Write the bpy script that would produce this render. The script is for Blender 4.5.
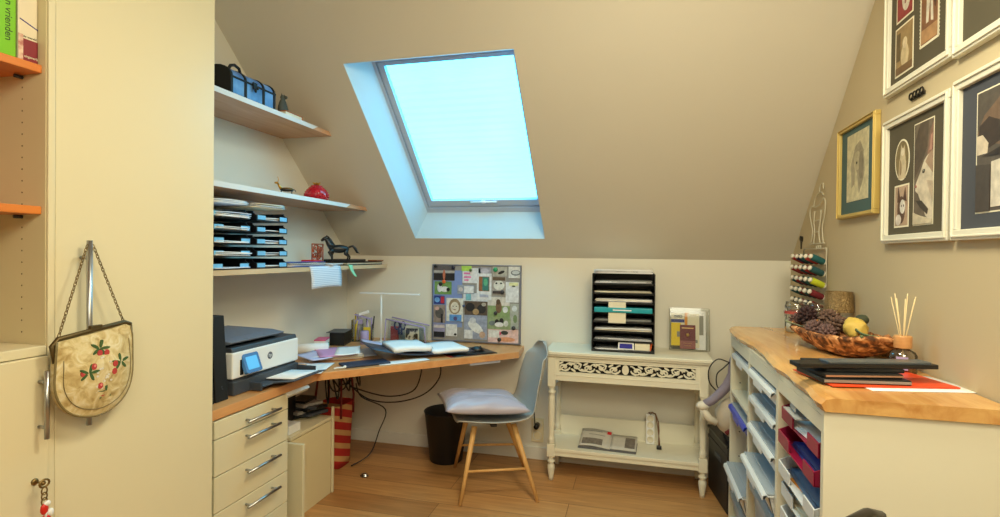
import bpy, bmesh, math, random
from mathutils import Vector, Matrix, Euler
from mathutils import noise as mnoise
random.seed(7)
S = bpy.context.scene
for o in list(bpy.data.objects): bpy.data.objects.remove(o)
col = S.collection
R = math.radians; PI = math.pi

# ------------------------------------------------------------------ camera
HCAM = 1.40
cd = bpy.data.cameras.new('camera'); cam = bpy.data.objects.new('camera', cd); col.objects.link(cam)
cd.sensor_width = 36; cd.lens = 36 * 532 / 1000.0; cd.clip_start = 0.02; cd.clip_end = 50
cam.matrix_world = Matrix.Translation((0, 0, HCAM)) @ Matrix.Rotation(R(14.4), 4, 'Z') @ Matrix.Rotation(R(90 - 0.52), 4, 'X') @ Matrix.Rotation(R(0.63), 4, 'Z')
S.camera = cam
# ------------------------------------------------------------------ world, lights, exposure
S.view_settings.view_transform = 'Standard'; S.view_settings.look = 'None'
S.view_settings.gamma = 1; S.view_settings.use_curve_mapping = False
S.view_settings.exposure = 0.16
w = bpy.data.worlds.new('world'); S.world = w; w.use_nodes = True
wn = w.node_tree.nodes; wl = w.node_tree.links
sky = wn.new('ShaderNodeTexSky'); sky.sky_type = 'HOSEK_WILKIE'; sky.sun_direction = (-0.5, -0.4, 0.6)
wl.new(sky.outputs[0], wn['Background'].inputs[0]); wn['Background'].inputs[1].default_value = 0.5
def area(name, loc, target, size, power, colr, sy=None):
    d = bpy.data.lights.new(name, 'AREA'); d.energy = power; d.color = colr; d.size = size
    if sy: d.shape = 'RECTANGLE'; d.size_y = sy
    o = bpy.data.objects.new(name, d); col.objects.link(o); o.location = loc
    o.rotation_euler = (Vector(target) - Vector(loc)).to_track_quat('-Z', 'Y').to_euler()
    return o
area('ceiling_light', (0.0, 1.35, 2.66), (0.0, 1.35, 0), 0.5, 29, (1.0, 0.92, 0.64))
area('ceiling_light', (0.3, -0.9, 2.60), (-0.3, 3.0, 1.2), 1.3, 35, (1.0, 0.94, 0.72))
area('ceiling_light', (0.55, 0.3, 2.60), (0.1, 3.4, 0.8), 0.7, 28, (1.0, 0.92, 0.64))

# ------------------------------------------------------------------ materials
def lin(c):
    return tuple(((v / 255) / 12.92 if v / 255 <= 0.04045 else ((v / 255 + 0.055) / 1.055) ** 2.4) for v in c)
_m = {}
def mat(name, rgb, rough=0.5, metal=0.0, var=0.04, scale=6.0, bump=0.0, bscale=80.0, spec=0.5, trans=0.0, alpha=1.0, sheen=0.0, emit=0.0, coat=0.0):
    if name in _m: return _m[name]
    m = bpy.data.materials.new(name); m.use_nodes = True; n = m.node_tree.nodes; l = m.node_tree.links
    b = n['Principled BSDF']; c = lin(rgb)
    tc = n.new('ShaderNodeTexCoord'); nz = n.new('ShaderNodeTexNoise'); nz.inputs['Scale'].default_value = scale; nz.inputs['Detail'].default_value = 3
    l.new(tc.outputs['Object'], nz.inputs['Vector'])
    mx = n.new('ShaderNodeMix'); mx.data_type = 'RGBA'
    mx.inputs[6].default_value = (*[max(0, v * (1 - var * 2)) for v in c], 1); mx.inputs[7].default_value = (*[min(1, v * (1 + var * 2)) for v in c], 1)
    l.new(nz.outputs['Fac'], mx.inputs[0]); l.new(mx.outputs[2], b.inputs['Base Color'])
    b.inputs['Roughness'].default_value = rough; b.inputs['Metallic'].default_value = metal
    b.inputs['Specular IOR Level'].default_value = spec
    b.inputs['Transmission Weight'].default_value = trans; b.inputs['Alpha'].default_value = alpha
    b.inputs['Sheen Weight'].default_value = sheen; b.inputs['Coat Weight'].default_value = coat
    if emit: b.inputs['Emission Color'].default_value = (*c, 1); b.inputs['Emission Strength'].default_value = emit
    if bump:
        nb = n.new('ShaderNodeTexNoise'); nb.inputs['Scale'].default_value = bscale; nb.inputs['Detail'].default_value = 4
        l.new(tc.outputs['Object'], nb.inputs['Vector']); bp = n.new('ShaderNodeBump'); bp.inputs['Strength'].default_value = bump; bp.inputs['Distance'].default_value = 0.01
        l.new(nb.outputs['Fac'], bp.inputs['Height']); l.new(bp.outputs[0], b.inputs['Normal'])
    _m[name] = m; return m
def wood(name, c1, c2, stretch=(1, 12, 12), scale=3.0, rough=0.35, coat=0.1, knots=0.0):
    if name in _m: return _m[name]
    m = bpy.data.materials.new(name); m.use_nodes = True; n = m.node_tree.nodes; l = m.node_tree.links; b = n['Principled BSDF']
    tc = n.new('ShaderNodeTexCoord'); mp = n.new('ShaderNodeMapping'); mp.inputs['Scale'].default_value = stretch
    l.new(tc.outputs['Object'], mp.inputs[0])
    nz = n.new('ShaderNodeTexNoise'); nz.inputs['Scale'].default_value = scale; nz.inputs['Detail'].default_value = 7; nz.inputs['Roughness'].default_value = 0.6; nz.inputs['Distortion'].default_value = 0.6
    l.new(mp.outputs[0], nz.inputs['Vector'])
    cr = n.new('ShaderNodeValToRGB'); cr.color_ramp.elements[0].position = 0.3; cr.color_ramp.elements[0].color = (*lin(c2), 1)
    cr.color_ramp.elements[1].position = 0.68; cr.color_ramp.elements[1].color = (*lin(c1), 1)
    l.new(nz.outputs['Fac'], cr.inputs[0]); l.new(cr.outputs[0], b.inputs['Base Color'])
    b.inputs['Roughness'].default_value = rough; b.inputs['Coat Weight'].default_value = coat
    _m[name] = m; return m
def floor_mat():
    m = bpy.data.materials.new('oak_planks'); m.use_nodes = True; n = m.node_tree.nodes; l = m.node_tree.links; b = n['Principled BSDF']
    tc = n.new('ShaderNodeTexCoord'); mp = n.new('ShaderNodeMapping'); mp.inputs['Location'].default_value = (0.35, 0.06, 0)
    l.new(tc.outputs['Object'], mp.inputs[0])
    br = n.new('ShaderNodeTexBrick'); br.offset = 0.37; br.inputs['Scale'].default_value = 1; br.inputs['Brick Width'].default_value = 1.9; br.inputs['Row Height'].default_value = 0.19
    br.inputs['Mortar Size'].default_value = 0.0016; br.inputs['Mortar Smooth'].default_value = 0.1; br.inputs['Bias'].default_value = 0
    br.inputs['Color1'].default_value = (*lin((196, 147, 93)), 1); br.inputs['Color2'].default_value = (*lin((170, 121, 73)), 1); br.inputs['Mortar'].default_value = (*lin((108, 72, 42)), 1)
    l.new(mp.outputs[0], br.inputs['Vector'])
    mp2 = n.new('ShaderNodeMapping'); mp2.inputs['Scale'].default_value = (1.2, 14, 1); l.new(tc.outputs['Object'], mp2.inputs[0])
    nz = n.new('ShaderNodeTexNoise'); nz.inputs['Scale'].default_value = 2.2; nz.inputs['Detail'].default_value = 8; nz.inputs['Distortion'].default_value = 0.8; l.new(mp2.outputs[0], nz.inputs['Vector'])
    mx = n.new('ShaderNodeMix'); mx.data_type = 'RGBA'; mx.blend_type = 'OVERLAY'; mx.inputs[0].default_value = 0.5
    cr = n.new('ShaderNodeValToRGB'); cr.color_ramp.elements[0].position = 0.3; cr.color_ramp.elements[0].color = (.3, .28, .26, 1); cr.color_ramp.elements[1].position = 0.7; cr.color_ramp.elements[1].color = (.66, .66, .66, 1)
    l.new(nz.outputs['Fac'], cr.inputs[0]); l.new(br.outputs['Color'], mx.inputs[6]); l.new(cr.outputs[0], mx.inputs[7]); l.new(mx.outputs[2], b.inputs['Base Color'])
    b.inputs['Roughness'].default_value = 0.42
    return m
def glass_mat(name, tint, alpha_like=0.85, rough=0.05):
    if name in _m: return _m[name]
    m = bpy.data.materials.new(name); m.use_nodes = True; n = m.node_tree.nodes; l = m.node_tree.links
    out = n['Material Output']; n.remove(n['Principled BSDF'])
    t = n.new('ShaderNodeBsdfTransparent'); t.inputs[0].default_value = (*tint, 1)
    g = n.new('ShaderNodeBsdfGlossy'); g.inputs['Roughness'].default_value = rough
    fr = n.new('ShaderNodeFresnel'); fr.inputs[0].default_value = 1.2
    ad = n.new('ShaderNodeMath'); ad.operation = 'ADD'; ad.inputs[1].default_value = 1 - alpha_like; l.new(fr.outputs[0], ad.inputs[0])
    mx = n.new('ShaderNodeMixShader'); l.new(ad.outputs[0], mx.inputs[0]); l.new(t.outputs[0], mx.inputs[1]); l.new(g.outputs[0], mx.inputs[2]); l.new(mx.outputs[0], out.inputs[0])
    _m[name] = m; return m
def stripes(name, c1, c2, scale, direction='Z', rough=0.7, sharp=0.04, rot=(0, 0, 0), dist=0.0, bias=0.5):
    if name in _m: return _m[name]
    m = bpy.data.materials.new(name); m.use_nodes = True; n = m.node_tree.nodes; l = m.node_tree.links; b = n['Principled BSDF']
    tc = n.new('ShaderNodeTexCoord'); mp = n.new('ShaderNodeMapping'); mp.inputs['Rotation'].default_value = rot; l.new(tc.outputs['Object'], mp.inputs[0])
    wv = n.new('ShaderNodeTexWave'); wv.bands_direction = direction; wv.inputs['Scale'].default_value = scale; wv.inputs['Distortion'].default_value = dist
    l.new(mp.outputs[0], wv.inputs['Vector']); cr = n.new('ShaderNodeValToRGB')
    cr.color_ramp.elements[0].position = bias - sharp; cr.color_ramp.elements[0].color = (*lin(c1), 1); cr.color_ramp.elements[1].position = bias + sharp; cr.color_ramp.elements[1].color = (*lin(c2), 1)
    l.new(wv.outputs['Fac'], cr.inputs[0]); l.new(cr.outputs[0], b.inputs['Base Color']); b.inputs['Roughness'].default_value = rough
    _m[name] = m; return m
def ramp_noise(name, stops, scale, rough=0.6, detail=3, dist=0.0, bump=0.0, stretch=(1, 1, 1)):
    if name in _m: return _m[name]
    m = bpy.data.materials.new(name); m.use_nodes = True; n = m.node_tree.nodes; l = m.node_tree.links; b = n['Principled BSDF']
    tc = n.new('ShaderNodeTexCoord'); mp = n.new('ShaderNodeMapping'); mp.inputs['Scale'].default_value = stretch; l.new(tc.outputs['Object'], mp.inputs[0])
    nz = n.new('ShaderNodeTexNoise'); nz.inputs['Scale'].default_value = scale; nz.inputs['Detail'].default_value = detail; nz.inputs['Distortion'].default_value = dist
    l.new(mp.outputs[0], nz.inputs['Vector']); cr = n.new('ShaderNodeValToRGB'); e = cr.color_ramp.elements
    while len(e) < len(stops): e.new(0.5)
    for i, (p, c) in enumerate(stops): e[i].position = p; e[i].color = (*lin(c), 1)
    l.new(nz.outputs['Fac'], cr.inputs[0]); l.new(cr.outputs[0], b.inputs['Base Color']); b.inputs['Roughness'].default_value = rough
    if bump:
        bp = n.new('ShaderNodeBump'); bp.inputs['Strength'].default_value = bump; bp.inputs['Distance'].default_value = 0.01
        l.new(nz.outputs['Fac'], bp.inputs['Height']); l.new(bp.outputs[0], b.inputs['Normal'])
    _m[name] = m; return m

WALL = mat('white_wall_paint', (226, 222, 210), 0.9, var=0.015, scale=1.5, bump=0.03, bscale=250)
SLOPE = mat('sloped_ceiling_paint', (212, 206, 192), 0.9, var=0.015, scale=1.5, bump=0.03, bscale=250)
TAUPE = mat('taupe_wall_paint', (196, 180, 148), 0.9, var=0.02, scale=1.5, bump=0.03, bscale=250)
TRIMW = mat('white_trim', (228, 226, 218), 0.5, var=0.01)
CREAM = mat('cream_lacquer', (222, 211, 178), 0.32, var=0.012, scale=2)
CREAMIN = mat('cream_board', (222, 208, 168), 0.5, var=0.015, scale=2)
CABW = mat('white_cabinet_board', (228, 224, 205), 0.4, var=0.01, scale=2)
CONSOLE = mat('antique_white_paint', (228, 224, 206), 0.45, var=0.02, scale=9)
DESKW = wood('beech_desk_veneer', (222, 166, 110), (204, 140, 84), (8, 1, 8), 2.2, 0.35)
SHELFW = wood('beech_shelf_veneer', (210, 166, 132), (192, 144, 110), (10, 1, 10), 2.0, 0.24)
SHELFO = wood('orange_shelf_veneer', (220, 132, 58), (198, 108, 42), (10, 1, 10), 2.0, 0.4)
LIVE = wood('live_edge_beech', (226, 180, 112), (190, 132, 70), (9, 1.2, 9), 1.6, 0.25, 0.4)
LEGW = wood('pale_ash_wood', (226, 180, 116), (206, 156, 92), (8, 8, 1), 3, 0.45)
STEEL = mat('brushed_steel', (178, 180, 184), 0.3, 1.0, var=0.05, scale=40)
BRASS = mat('aged_brass', (140, 116, 74), 0.38, 1.0, var=0.1, scale=60)
GOLD = mat('gold_metal', (212, 160, 70), 0.28, 1.0, var=0.1, scale=50)
BLACKP = mat('black_plastic', (22, 22, 24), 0.35, var=0.1)
BLACKM = mat('black_matte', (16, 16, 17), 0.7, var=0.1)
GREYD = mat('charcoal_plastic', (62, 68, 78), 0.45, var=0.05, scale=30)
GREYM = mat('slate_grey_plastic', (112, 122, 140), 0.45, var=0.05, scale=60)
WHITEP = mat('white_plastic', (236, 238, 240), 0.35, var=0.01)
PAPER = mat('white_paper', (240, 240, 242), 0.8, var=0.015, scale=30)
PAPER2 = mat('ivory_paper', (232, 224, 200), 0.8, var=0.03, scale=20)
PRINT = stripes('printed_paper', (170, 172, 180), (238, 239, 242), 60, 'Y', 0.8, 0.12, dist=3, bias=0.4)
LABELB = mat('pale_blue_label', (120, 190, 235), 0.6, var=0.06, scale=60)
LIGHTB = mat('light_blue_paper', (206, 216, 236), .8)
CLEAR = glass_mat('clear_acrylic', (0.95, 0.96, 0.96), 0.975)
GLASS = glass_mat('clear_glass', (0.93, 0.95, 0.94), 0.86)
FROST = mat('frosted_plastic', (200, 204, 206), 0.35, var=0.03, scale=10, alpha=0.62)

# ------------------------------------------------------------------ mesh builder
def sm(pts, n=5):
    P_ = [Vector(p) for p in pts]; out = []
    for i in range(len(P_) - 1):
        p0, p1, p2, p3 = P_[max(0, i - 1)], P_[i], P_[i + 1], P_[min(len(P_) - 1, i + 2)]
        for k in range(n):
            t = k / n; out.append(.5 * ((2 * p1) + (-p0 + p2) * t + (2 * p0 - 5 * p1 + 4 * p2 - p3) * t * t + (-p0 + 3 * p1 - 3 * p2 + p3) * t ** 3))
    return out + [P_[-1]]
class MB:
    def __init__(s): s.bm = bmesh.new(); s.mi = 0; s.M = Matrix.Identity(4)
    def _add(s, fn, bev=0.0, seg=2, smooth=False):
        t = bmesh.new(); fn(t)
        if bev > 0:
            bmesh.ops.bevel(t, geom=list(t.edges), offset=bev, segments=seg, profile=0.5, affect='EDGES', clamp_overlap=True)
        bmesh.ops.transform(t, matrix=s.M, verts=t.verts)
        vm = [s.bm.verts.new(v.co) for v in t.verts]; t.verts.index_update()
        for f in t.faces:
            try: nf = s.bm.faces.new([vm[v.index] for v in f.verts])
            except ValueError: continue
            nf.material_index = s.mi; nf.smooth = smooth
        t.free(); return s
    def box(s, x0, x1, y0, y1, z0, z1, bev=0.0, seg=2, rot=None):
        def f(t):
            bmesh.ops.create_cube(t, size=1, matrix=Matrix.Translation(((x0 + x1) / 2, (y0 + y1) / 2, (z0 + z1) / 2)) @ (rot or Matrix.Identity(4)) @ Matrix.Diagonal((abs(x1 - x0), abs(y1 - y0), abs(z1 - z0), 1)))
        return s._add(f, bev, seg)
    def prism(s, pts, a0, a1, axis='z', bev=0.0, smooth=False):
        def f(t):
            def P(p, a): return {'z': (p[0], p[1], a), 'y': (p[0], a, p[1]), 'x': (a, p[0], p[1])}[axis]
            lo = [t.verts.new(P(p, a0)) for p in pts]; hi = [t.verts.new(P(p, a1)) for p in pts]; n = len(pts)
            t.faces.new(lo[::-1]); t.faces.new(hi)
            for i in range(n): t.faces.new((lo[i], lo[(i + 1) % n], hi[(i + 1) % n], hi[i]))
            bmesh.ops.recalc_face_normals(t, faces=t.faces)
        return s._add(f, bev, 2, smooth)
    def lathe(s, prof, c=(0, 0, 0), seg=20, sx=1, sy=1, smooth=True, jitter=0):
        def f(t):
            rings = []
            for r, z in prof:
                if r <= 1e-6: rings.append([t.verts.new((c[0], c[1], c[2] + z))])
                else: rings.append([t.verts.new((c[0] + r * sx * math.cos(2 * PI * k / seg), c[1] + r * sy * math.sin(2 * PI * k / seg), c[2] + z)) for k in range(seg)])
            for a, b in zip(rings, rings[1:]):
                for k in range(seg):
                    q = []
                    for ring, kk in ((a, k), (a, k + 1), (b, k + 1), (b, k)):
                        v = ring[kk % len(ring)]
                        if v not in q: q.append(v)
                    if len(q) > 2:
                        try: t.faces.new(q)
                        except ValueError: pass
        return s._add(f, 0, 2, smooth)
    def cyl(s, p0, p1, r0, r1=None, seg=12, smooth=True):
        r1 = r0 if r1 is None else r1; p0 = Vector(p0); p1 = Vector(p1); d = p1 - p0
        M0 = s.M; s.M = M0 @ Matrix.Translation(p0) @ d.to_track_quat('Z', 'Y').to_matrix().to_4x4()
        s.lathe([(0, 0), (r0, 0), (r1, d.length), (0, d.length)], seg=seg, smooth=smooth); s.M = M0; return s
    def tube(s, pts, r, seg=6, closed=False, rad=None):
        pts = [Vector(p) for p in pts]; n = len(pts)
        def f(t):
            rings = []; up = None
            for i, p in enumerate(pts):
                a = pts[(i - 1) % n] if (closed or i > 0) else p; b = pts[(i + 1) % n] if (closed or i < n - 1) else p
                d = (b - a).normalized() if (b - a).length > 1e-9 else Vector((0, 0, 1))
                if up is None: up = Vector((0, 0, 1)) if abs(d.z) < 0.9 else Vector((1, 0, 0))
                u = d.cross(up)
                if u.length < 1e-4: up = Vector((1, 0, 0)) if abs(d.x) < .9 else Vector((0, 1, 0)); u = d.cross(up)
                u.normalize(); v = u.cross(d).normalized(); up = v
                rr = r if rad is None else rad[i]
                rings.append([t.verts.new(p + u * rr * math.cos(2 * PI * k / seg) + v * rr * math.sin(2 * PI * k / seg)) for k in range(seg)])
            for i in range(n if closed else n - 1):
                a, b = rings[i], rings[(i + 1) % n]
                for k in range(seg): t.faces.new((a[k], a[(k + 1) % seg], b[(k + 1) % seg], b[k]))
            if not closed: t.faces.new(rings[0][::-1]); t.faces.new(rings[-1])
        return s._add(f, 0, 2, True)
    def ball(s, c, r, sc=(1, 1, 1), sub=2, noise=0, nf=5, smooth=True, seed=0):
        def f(t):
            bmesh.ops.create_icosphere(t, subdivisions=sub, radius=1)
            for v in t.verts:
                k = 1 + noise * mnoise.noise(v.co * nf + Vector((seed * 3.1, seed, 0)))
                v.co = Vector((c[0] + v.co.x * r * sc[0] * k, c[1] + v.co.y * r * sc[1] * k, c[2] + v.co.z * r * sc[2] * k))
        return s._add(f, 0, 2, smooth)
    def grid(s, fn, nu, nv, closed_u=False, smooth=True, thick=0.0):
        def f(t):
            vs = [[t.verts.new(fn(i / nu, j / nv)) for j in range(nv + 1)] for i in range(nu + (0 if closed_u else 1))]
            m = len(vs)
            for i in range(nu):
                for j in range(nv): t.faces.new((vs[i][j], vs[(i + 1) % m][j], vs[(i + 1) % m][j + 1], vs[i][j + 1]))
            if thick:
                t.normal_update(); bmesh.ops.solidify(t, geom=list(t.faces), thickness=thick)
        return s._add(f, 0, 2, smooth)
    def build(s, name, mats, parent=None, loc=(0, 0, 0), rz=0.0, fixn=True):
        if fixn: bmesh.ops.recalc_face_normals(s.bm, faces=s.bm.faces)
        me = bpy.data.meshes.new(name); s.bm.to_mesh(me); s.bm.free()
        for m in (mats if isinstance(mats, (list, tuple)) else [mats]): me.materials.append(m)
        o = bpy.data.objects.new(name, me); col.objects.link(o); o.location = loc; o.rotation_euler = (0, 0, rz)
        if parent: o.parent = parent
        return o
def tag(o, label, cat, group=None, kind=None):
    o['label'] = label; o['category'] = cat
    if group: o['group'] = group
    if kind: o['kind'] = kind
    return o
def thing(name, label, cat, loc=(0, 0, 0), rz=0.0, group=None):
    o = bpy.data.objects.new(name, None); o.empty_display_size = 0.05; col.objects.link(o); o.location = loc; o.rotation_euler = (0, 0, rz)
    return tag(o, label, cat, group)
def struct(o): o['kind'] = 'structure'; return o
def dup(root, loc, rz=None, label=None, group=None):
    r = root.copy(); col.objects.link(r); r.location = loc
    if rz is not None: r.rotation_euler = (0, 0, rz)
    if label: r['label'] = label
    if group: r['group'] = group
    for ch in list(root.children):
        c = ch.copy(); col.objects.link(c); c.parent = r
        for g in ch.children:
            d = g.copy(); col.objects.link(d); d.parent = c
    return r
def text(name, body, size, M, material, parent, ext=0.0003, align='CENTER'):
    cu = bpy.data.curves.new(name, 'FONT'); cu.body = body; cu.size = size; cu.extrude = ext; cu.align_x = align; cu.align_y = 'CENTER'
    t = bpy.data.objects.new(name, cu); col.objects.link(t); bpy.context.view_layer.update()
    me = bpy.data.meshes.new_from_object(t.evaluated_get(bpy.context.evaluated_depsgraph_get())); bpy.data.objects.remove(t)
    me.transform(M); me.materials.clear(); me.materials.append(material)
    o = bpy.data.objects.new(name, me); col.objects.link(o); o.parent = parent; return o
def facing(loc, ex, ey):          # matrix that lays local x along ex and local y along ey
    ex = Vector(ex).normalized(); ey = Vector(ey).normalized(); ez = ex.cross(ey)
    m = Matrix((ex, ey, ez)).transposed().to_4x4(); m.translation = Vector(loc); return m
def rrect(w, h, r, n=4):
    pts = []
    for cx, cy, a0 in ((w / 2 - r, h / 2 - r, 0), (-w / 2 + r, h / 2 - r, 90), (-w / 2 + r, -h / 2 + r, 180), (w / 2 - r, -h / 2 + r, 270)):
        for k in range(n + 1):
            a = R(a0 + 90 * k / n); pts.append((cx + r * math.cos(a), cy + r * math.sin(a)))
    return pts
def ellipse(cx, cy, rx, ry, n=16, a=0):
    return [(cx + rx * math.cos(t) * math.cos(a) - ry * math.sin(t) * math.sin(a), cy + rx * math.cos(t) * math.sin(a) + ry * math.sin(t) * math.cos(a)) for t in [2 * PI * k / n for k in range(n)]]

# ------------------------------------------------------------------ room shell
XL, XR, YB, ZK, TS = -2.10, 0.91, 3.58, 1.375, 0.923
YN, ZC = -2.0, 2.70
YT = YB - (ZC - ZK) / TS
def slopez(y): return ZK + (YB - y) * TS
nrm = math.hypot(1, TS)
def SP(x, y, off): return Vector((x, y + TS / nrm * off, slopez(y) + off / nrm))
mb = MB(); mb.box(XL - .2, XR + .2, YN - .2, YB + .2, -0.12, 0); struct(mb.build('floor', floor_mat()))
mb = MB(); mb.box(XL - .12, XR + .12, YB, YB + .12, 0, ZK + .02); struct(mb.build('wall_back', WALL))
side = [(YN - .1, 0), (YB + .1, 0), (YB + .1, ZK), (YB, ZK), (YT, ZC), (YT, ZC + .1), (YN - .1, ZC + .1)]
mb = MB(); mb.prism(side, XL - .12, XL, 'x'); struct(mb.build('wall_left', WALL))
mb = MB(); mb.prism(side, XR, XR + .12, 'x'); struct(mb.build('wall_right', TAUPE))
mb = MB(); mb.box(XL - .12, XR + .12, YN - .12, YN, 0, ZC + .1); struct(mb.build('wall_near', WALL))
# ceiling: flat part plus slope with skylight opening
mb = MB(); mb.box(XL - .12, XR + .12, YN - .1, YT + .02, ZC, ZC + .12)
OX0, OX1, OY0, OY1 = -1.495, -0.583, 2.49, 3.444
def slab(x0, x1, y0, y1):
    def f(t):
        v = [t.verts.new(SP(x, y, o)) for o in (0, .3) for (x, y) in ((x0, y0), (x1, y0), (x1, y1), (x0, y1))]
        for q in ((0, 1, 2, 3), (7, 6, 5, 4), (0, 4, 5, 1), (1, 5, 6, 2), (2, 6, 7, 3), (3, 7, 4, 0)): t.faces.new([v[i] for i in q])
    mb._add(f)
slab(XL - .12, OX0, YT - .01, YB); slab(OX1, XR + .12, YT - .01, YB); slab(OX0, OX1, YT - .01, OY0); slab(OX0, OX1, OY1, YB)
struct(mb.build('ceiling', SLOPE))
# baseboards
mb = MB(); mb.box(XL, XR, YB - .014, YB, 0, .085, .003); struct(mb.build('baseboard_back', TRIMW))
mb = MB(); mb.box(XL, XL + .014, 1.7, YB, 0, .085, .003); struct(mb.build('baseboard_left', TRIMW))
mb = MB(); mb.box(XR - .014, XR, YN, YB, 0, .085, .003); struct(mb.build('baseboard_right', TRIMW))
# skylight
win = bpy.data.objects.new('window_1', None); col.objects.link(win); struct(win)
REV = mat('sky_tinted_white_reveal', (196, 222, 236), 0.5, var=0.01)  # white reveal with the skylight's cool blue cast painted into its colour
FR = mat('sky_tinted_white_frame', (186, 204, 228), 0.35, var=0.01)  # white frame and sash, bluish skylight cast put into the base colour
IX0, IX1, IY0, IY1, DO = -1.405, -0.608, 2.538, 3.355, .13
def ring(mb, A, B):      # A, B: four Vectors each
    def f(t):
        a = [t.verts.new(p) for p in A]; b = [t.verts.new(p) for p in B]
        for i in range(4): t.faces.new((a[i], a[(i + 1) % 4], b[(i + 1) % 4], b[i]))
    mb._add(f)
def rect(x0, x1, y0, y1, o): return [SP(x0, y0, o), SP(x1, y0, o), SP(x1, y1, o), SP(x0, y1, o)]
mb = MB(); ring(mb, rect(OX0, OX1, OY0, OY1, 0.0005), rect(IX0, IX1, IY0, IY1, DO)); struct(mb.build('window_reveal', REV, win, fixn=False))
mb = MB()
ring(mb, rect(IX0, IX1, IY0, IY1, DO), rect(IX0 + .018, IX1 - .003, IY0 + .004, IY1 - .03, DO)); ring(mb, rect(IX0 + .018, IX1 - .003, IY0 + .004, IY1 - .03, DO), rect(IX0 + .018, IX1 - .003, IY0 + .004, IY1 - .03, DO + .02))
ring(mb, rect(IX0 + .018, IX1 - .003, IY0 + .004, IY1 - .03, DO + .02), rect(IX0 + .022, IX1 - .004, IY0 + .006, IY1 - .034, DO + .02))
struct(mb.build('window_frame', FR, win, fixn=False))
mb = MB()
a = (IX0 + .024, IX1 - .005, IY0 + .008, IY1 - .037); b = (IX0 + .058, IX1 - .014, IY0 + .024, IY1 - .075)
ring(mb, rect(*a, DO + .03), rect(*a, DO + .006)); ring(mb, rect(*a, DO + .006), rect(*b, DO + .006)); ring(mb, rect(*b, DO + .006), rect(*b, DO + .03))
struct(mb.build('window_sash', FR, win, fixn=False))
mb = MB(); ring(mb, rect(*a, DO + .035), rect(IX0 + .014, IX1, IY0, IY1, DO + .035)); struct(mb.build('window_gap_strip', BLACKM, win, fixn=False))  # black strip behind the gap between frame and sash
# pleated blind, lit from behind by the daylight
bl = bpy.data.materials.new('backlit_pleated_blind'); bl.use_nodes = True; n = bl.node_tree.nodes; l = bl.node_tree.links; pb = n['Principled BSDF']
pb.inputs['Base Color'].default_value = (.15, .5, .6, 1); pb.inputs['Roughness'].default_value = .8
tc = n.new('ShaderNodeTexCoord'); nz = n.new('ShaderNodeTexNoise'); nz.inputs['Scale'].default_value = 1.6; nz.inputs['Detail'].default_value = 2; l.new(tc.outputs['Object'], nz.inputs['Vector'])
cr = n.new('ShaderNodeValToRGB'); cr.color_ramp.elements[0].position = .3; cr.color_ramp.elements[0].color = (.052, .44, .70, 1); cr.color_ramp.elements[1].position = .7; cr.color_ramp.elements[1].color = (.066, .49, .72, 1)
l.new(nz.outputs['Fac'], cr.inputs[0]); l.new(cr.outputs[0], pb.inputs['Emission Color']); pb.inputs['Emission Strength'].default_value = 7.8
NP = 44
mb = MB()
def bf(u, v):
    k = round(v * NP); return SP(b[0] + .002 + (b[1] - b[0] - .004) * u, b[2] + (b[3] - b[2]) * v, DO + .026 + (.004 if k % 2 else -.002))
mb.grid(bf, 1, NP, smooth=False); struct(mb.build('window_blind', bl, win))
mb = MB(); p = SP((b[0] + b[1]) / 2, b[3] + .010, DO + .002)
mb.cyl(p - Vector((.09, 0, 0)), p + Vector((.09, 0, 0)), .006); mb.ball(p, .014, (1.6, 1, .8), 2); struct(mb.build('window_handle', WHITEP, win))
# glass pane above the blind
mb = MB(); ring(mb, rect(*a, DO + .07), [SP((a[0] + a[1]) / 2, (a[2] + a[3]) / 2, DO + .07)] * 4) if False else None
def f(t): t.faces.new([t.verts.new(p) for p in rect(*a, DO + .08)])
mb._add(f); struct(mb.build('window_glass', GLASS, win))

# ------------------------------------------------------------------ wardrobe and open cupboard on the left (fronts face +x)
WX = -1.55
wd = thing('wardrobe', 'tall cream wardrobe with a plain door and long steel bar handle, left of the desk', 'wardrobe', (-1.80, 1.395, 0))
mb = MB(); mb.box(-.28, .228, -.278, .285, 0.0, 2.36, .002); mb.build('body', CREAMIN, wd)
mb = MB(); mb.box(.230, .25, -.281, .285, 0.06, 2.36, .003); mb.build('door', CREAM, wd)
dr = [c for c in wd.children if c.name.startswith('door')][0]
mb = MB(); hy = 1.184 - 1.395
mb.cyl((.282, hy, .895), (.282, hy, 1.425), .0075); mb.cyl((.25, hy, 1.375), (.282, hy, 1.375), .005); mb.cyl((.25, hy, .945), (.282, hy, .945), .005); mb.build('handle', STEEL, dr)
cb = thing('shelf_cupboard', 'cream cupboard with open shelves above a low door, at the far left', 'cupboard', (-1.80, .72, 0))
mb = MB()
mb.box(-.28, .245, .372, .388, 0, 2.36, .001)      # far side panel
mb.box(-.28, .245, -.42, -.40, 0, 2.36, .001); mb.box(-.28, -.262, -.40, .372, 0, 2.36); mb.box(-.262, .24, -.40, .372, 2.34, 2.36); mb.box(-.262, .24, -.40, .372, .06, .08)
mb.build('body', CREAMIN, cb)
mb = MB(); mb.box(.2455, .252, .374, .392, 0, 2.36, .002); mb.build('post', CREAM, cb)
mb = MB(); mb.box(-.262, .252, -.40, .3715, 1.112, 1.138, .003); mb.build('worktop', CREAM, cb)
mb = MB(); mb.box(.246, .262, -.40, .370, 0.06, 1.1105, .003); d2 = mb.build('door', CREAM, cb)
mb = MB(); hy = .366 - .02
mb.cyl((.290, hy, .895), (.290, hy, 1.075), .006); mb.cyl((.262, hy, 1.045), (.29, hy, 1.045), .0045); mb.cyl((.262, hy, .925), (.29, hy, .925), .0045); mb.build('handle', STEEL, d2)
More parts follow.
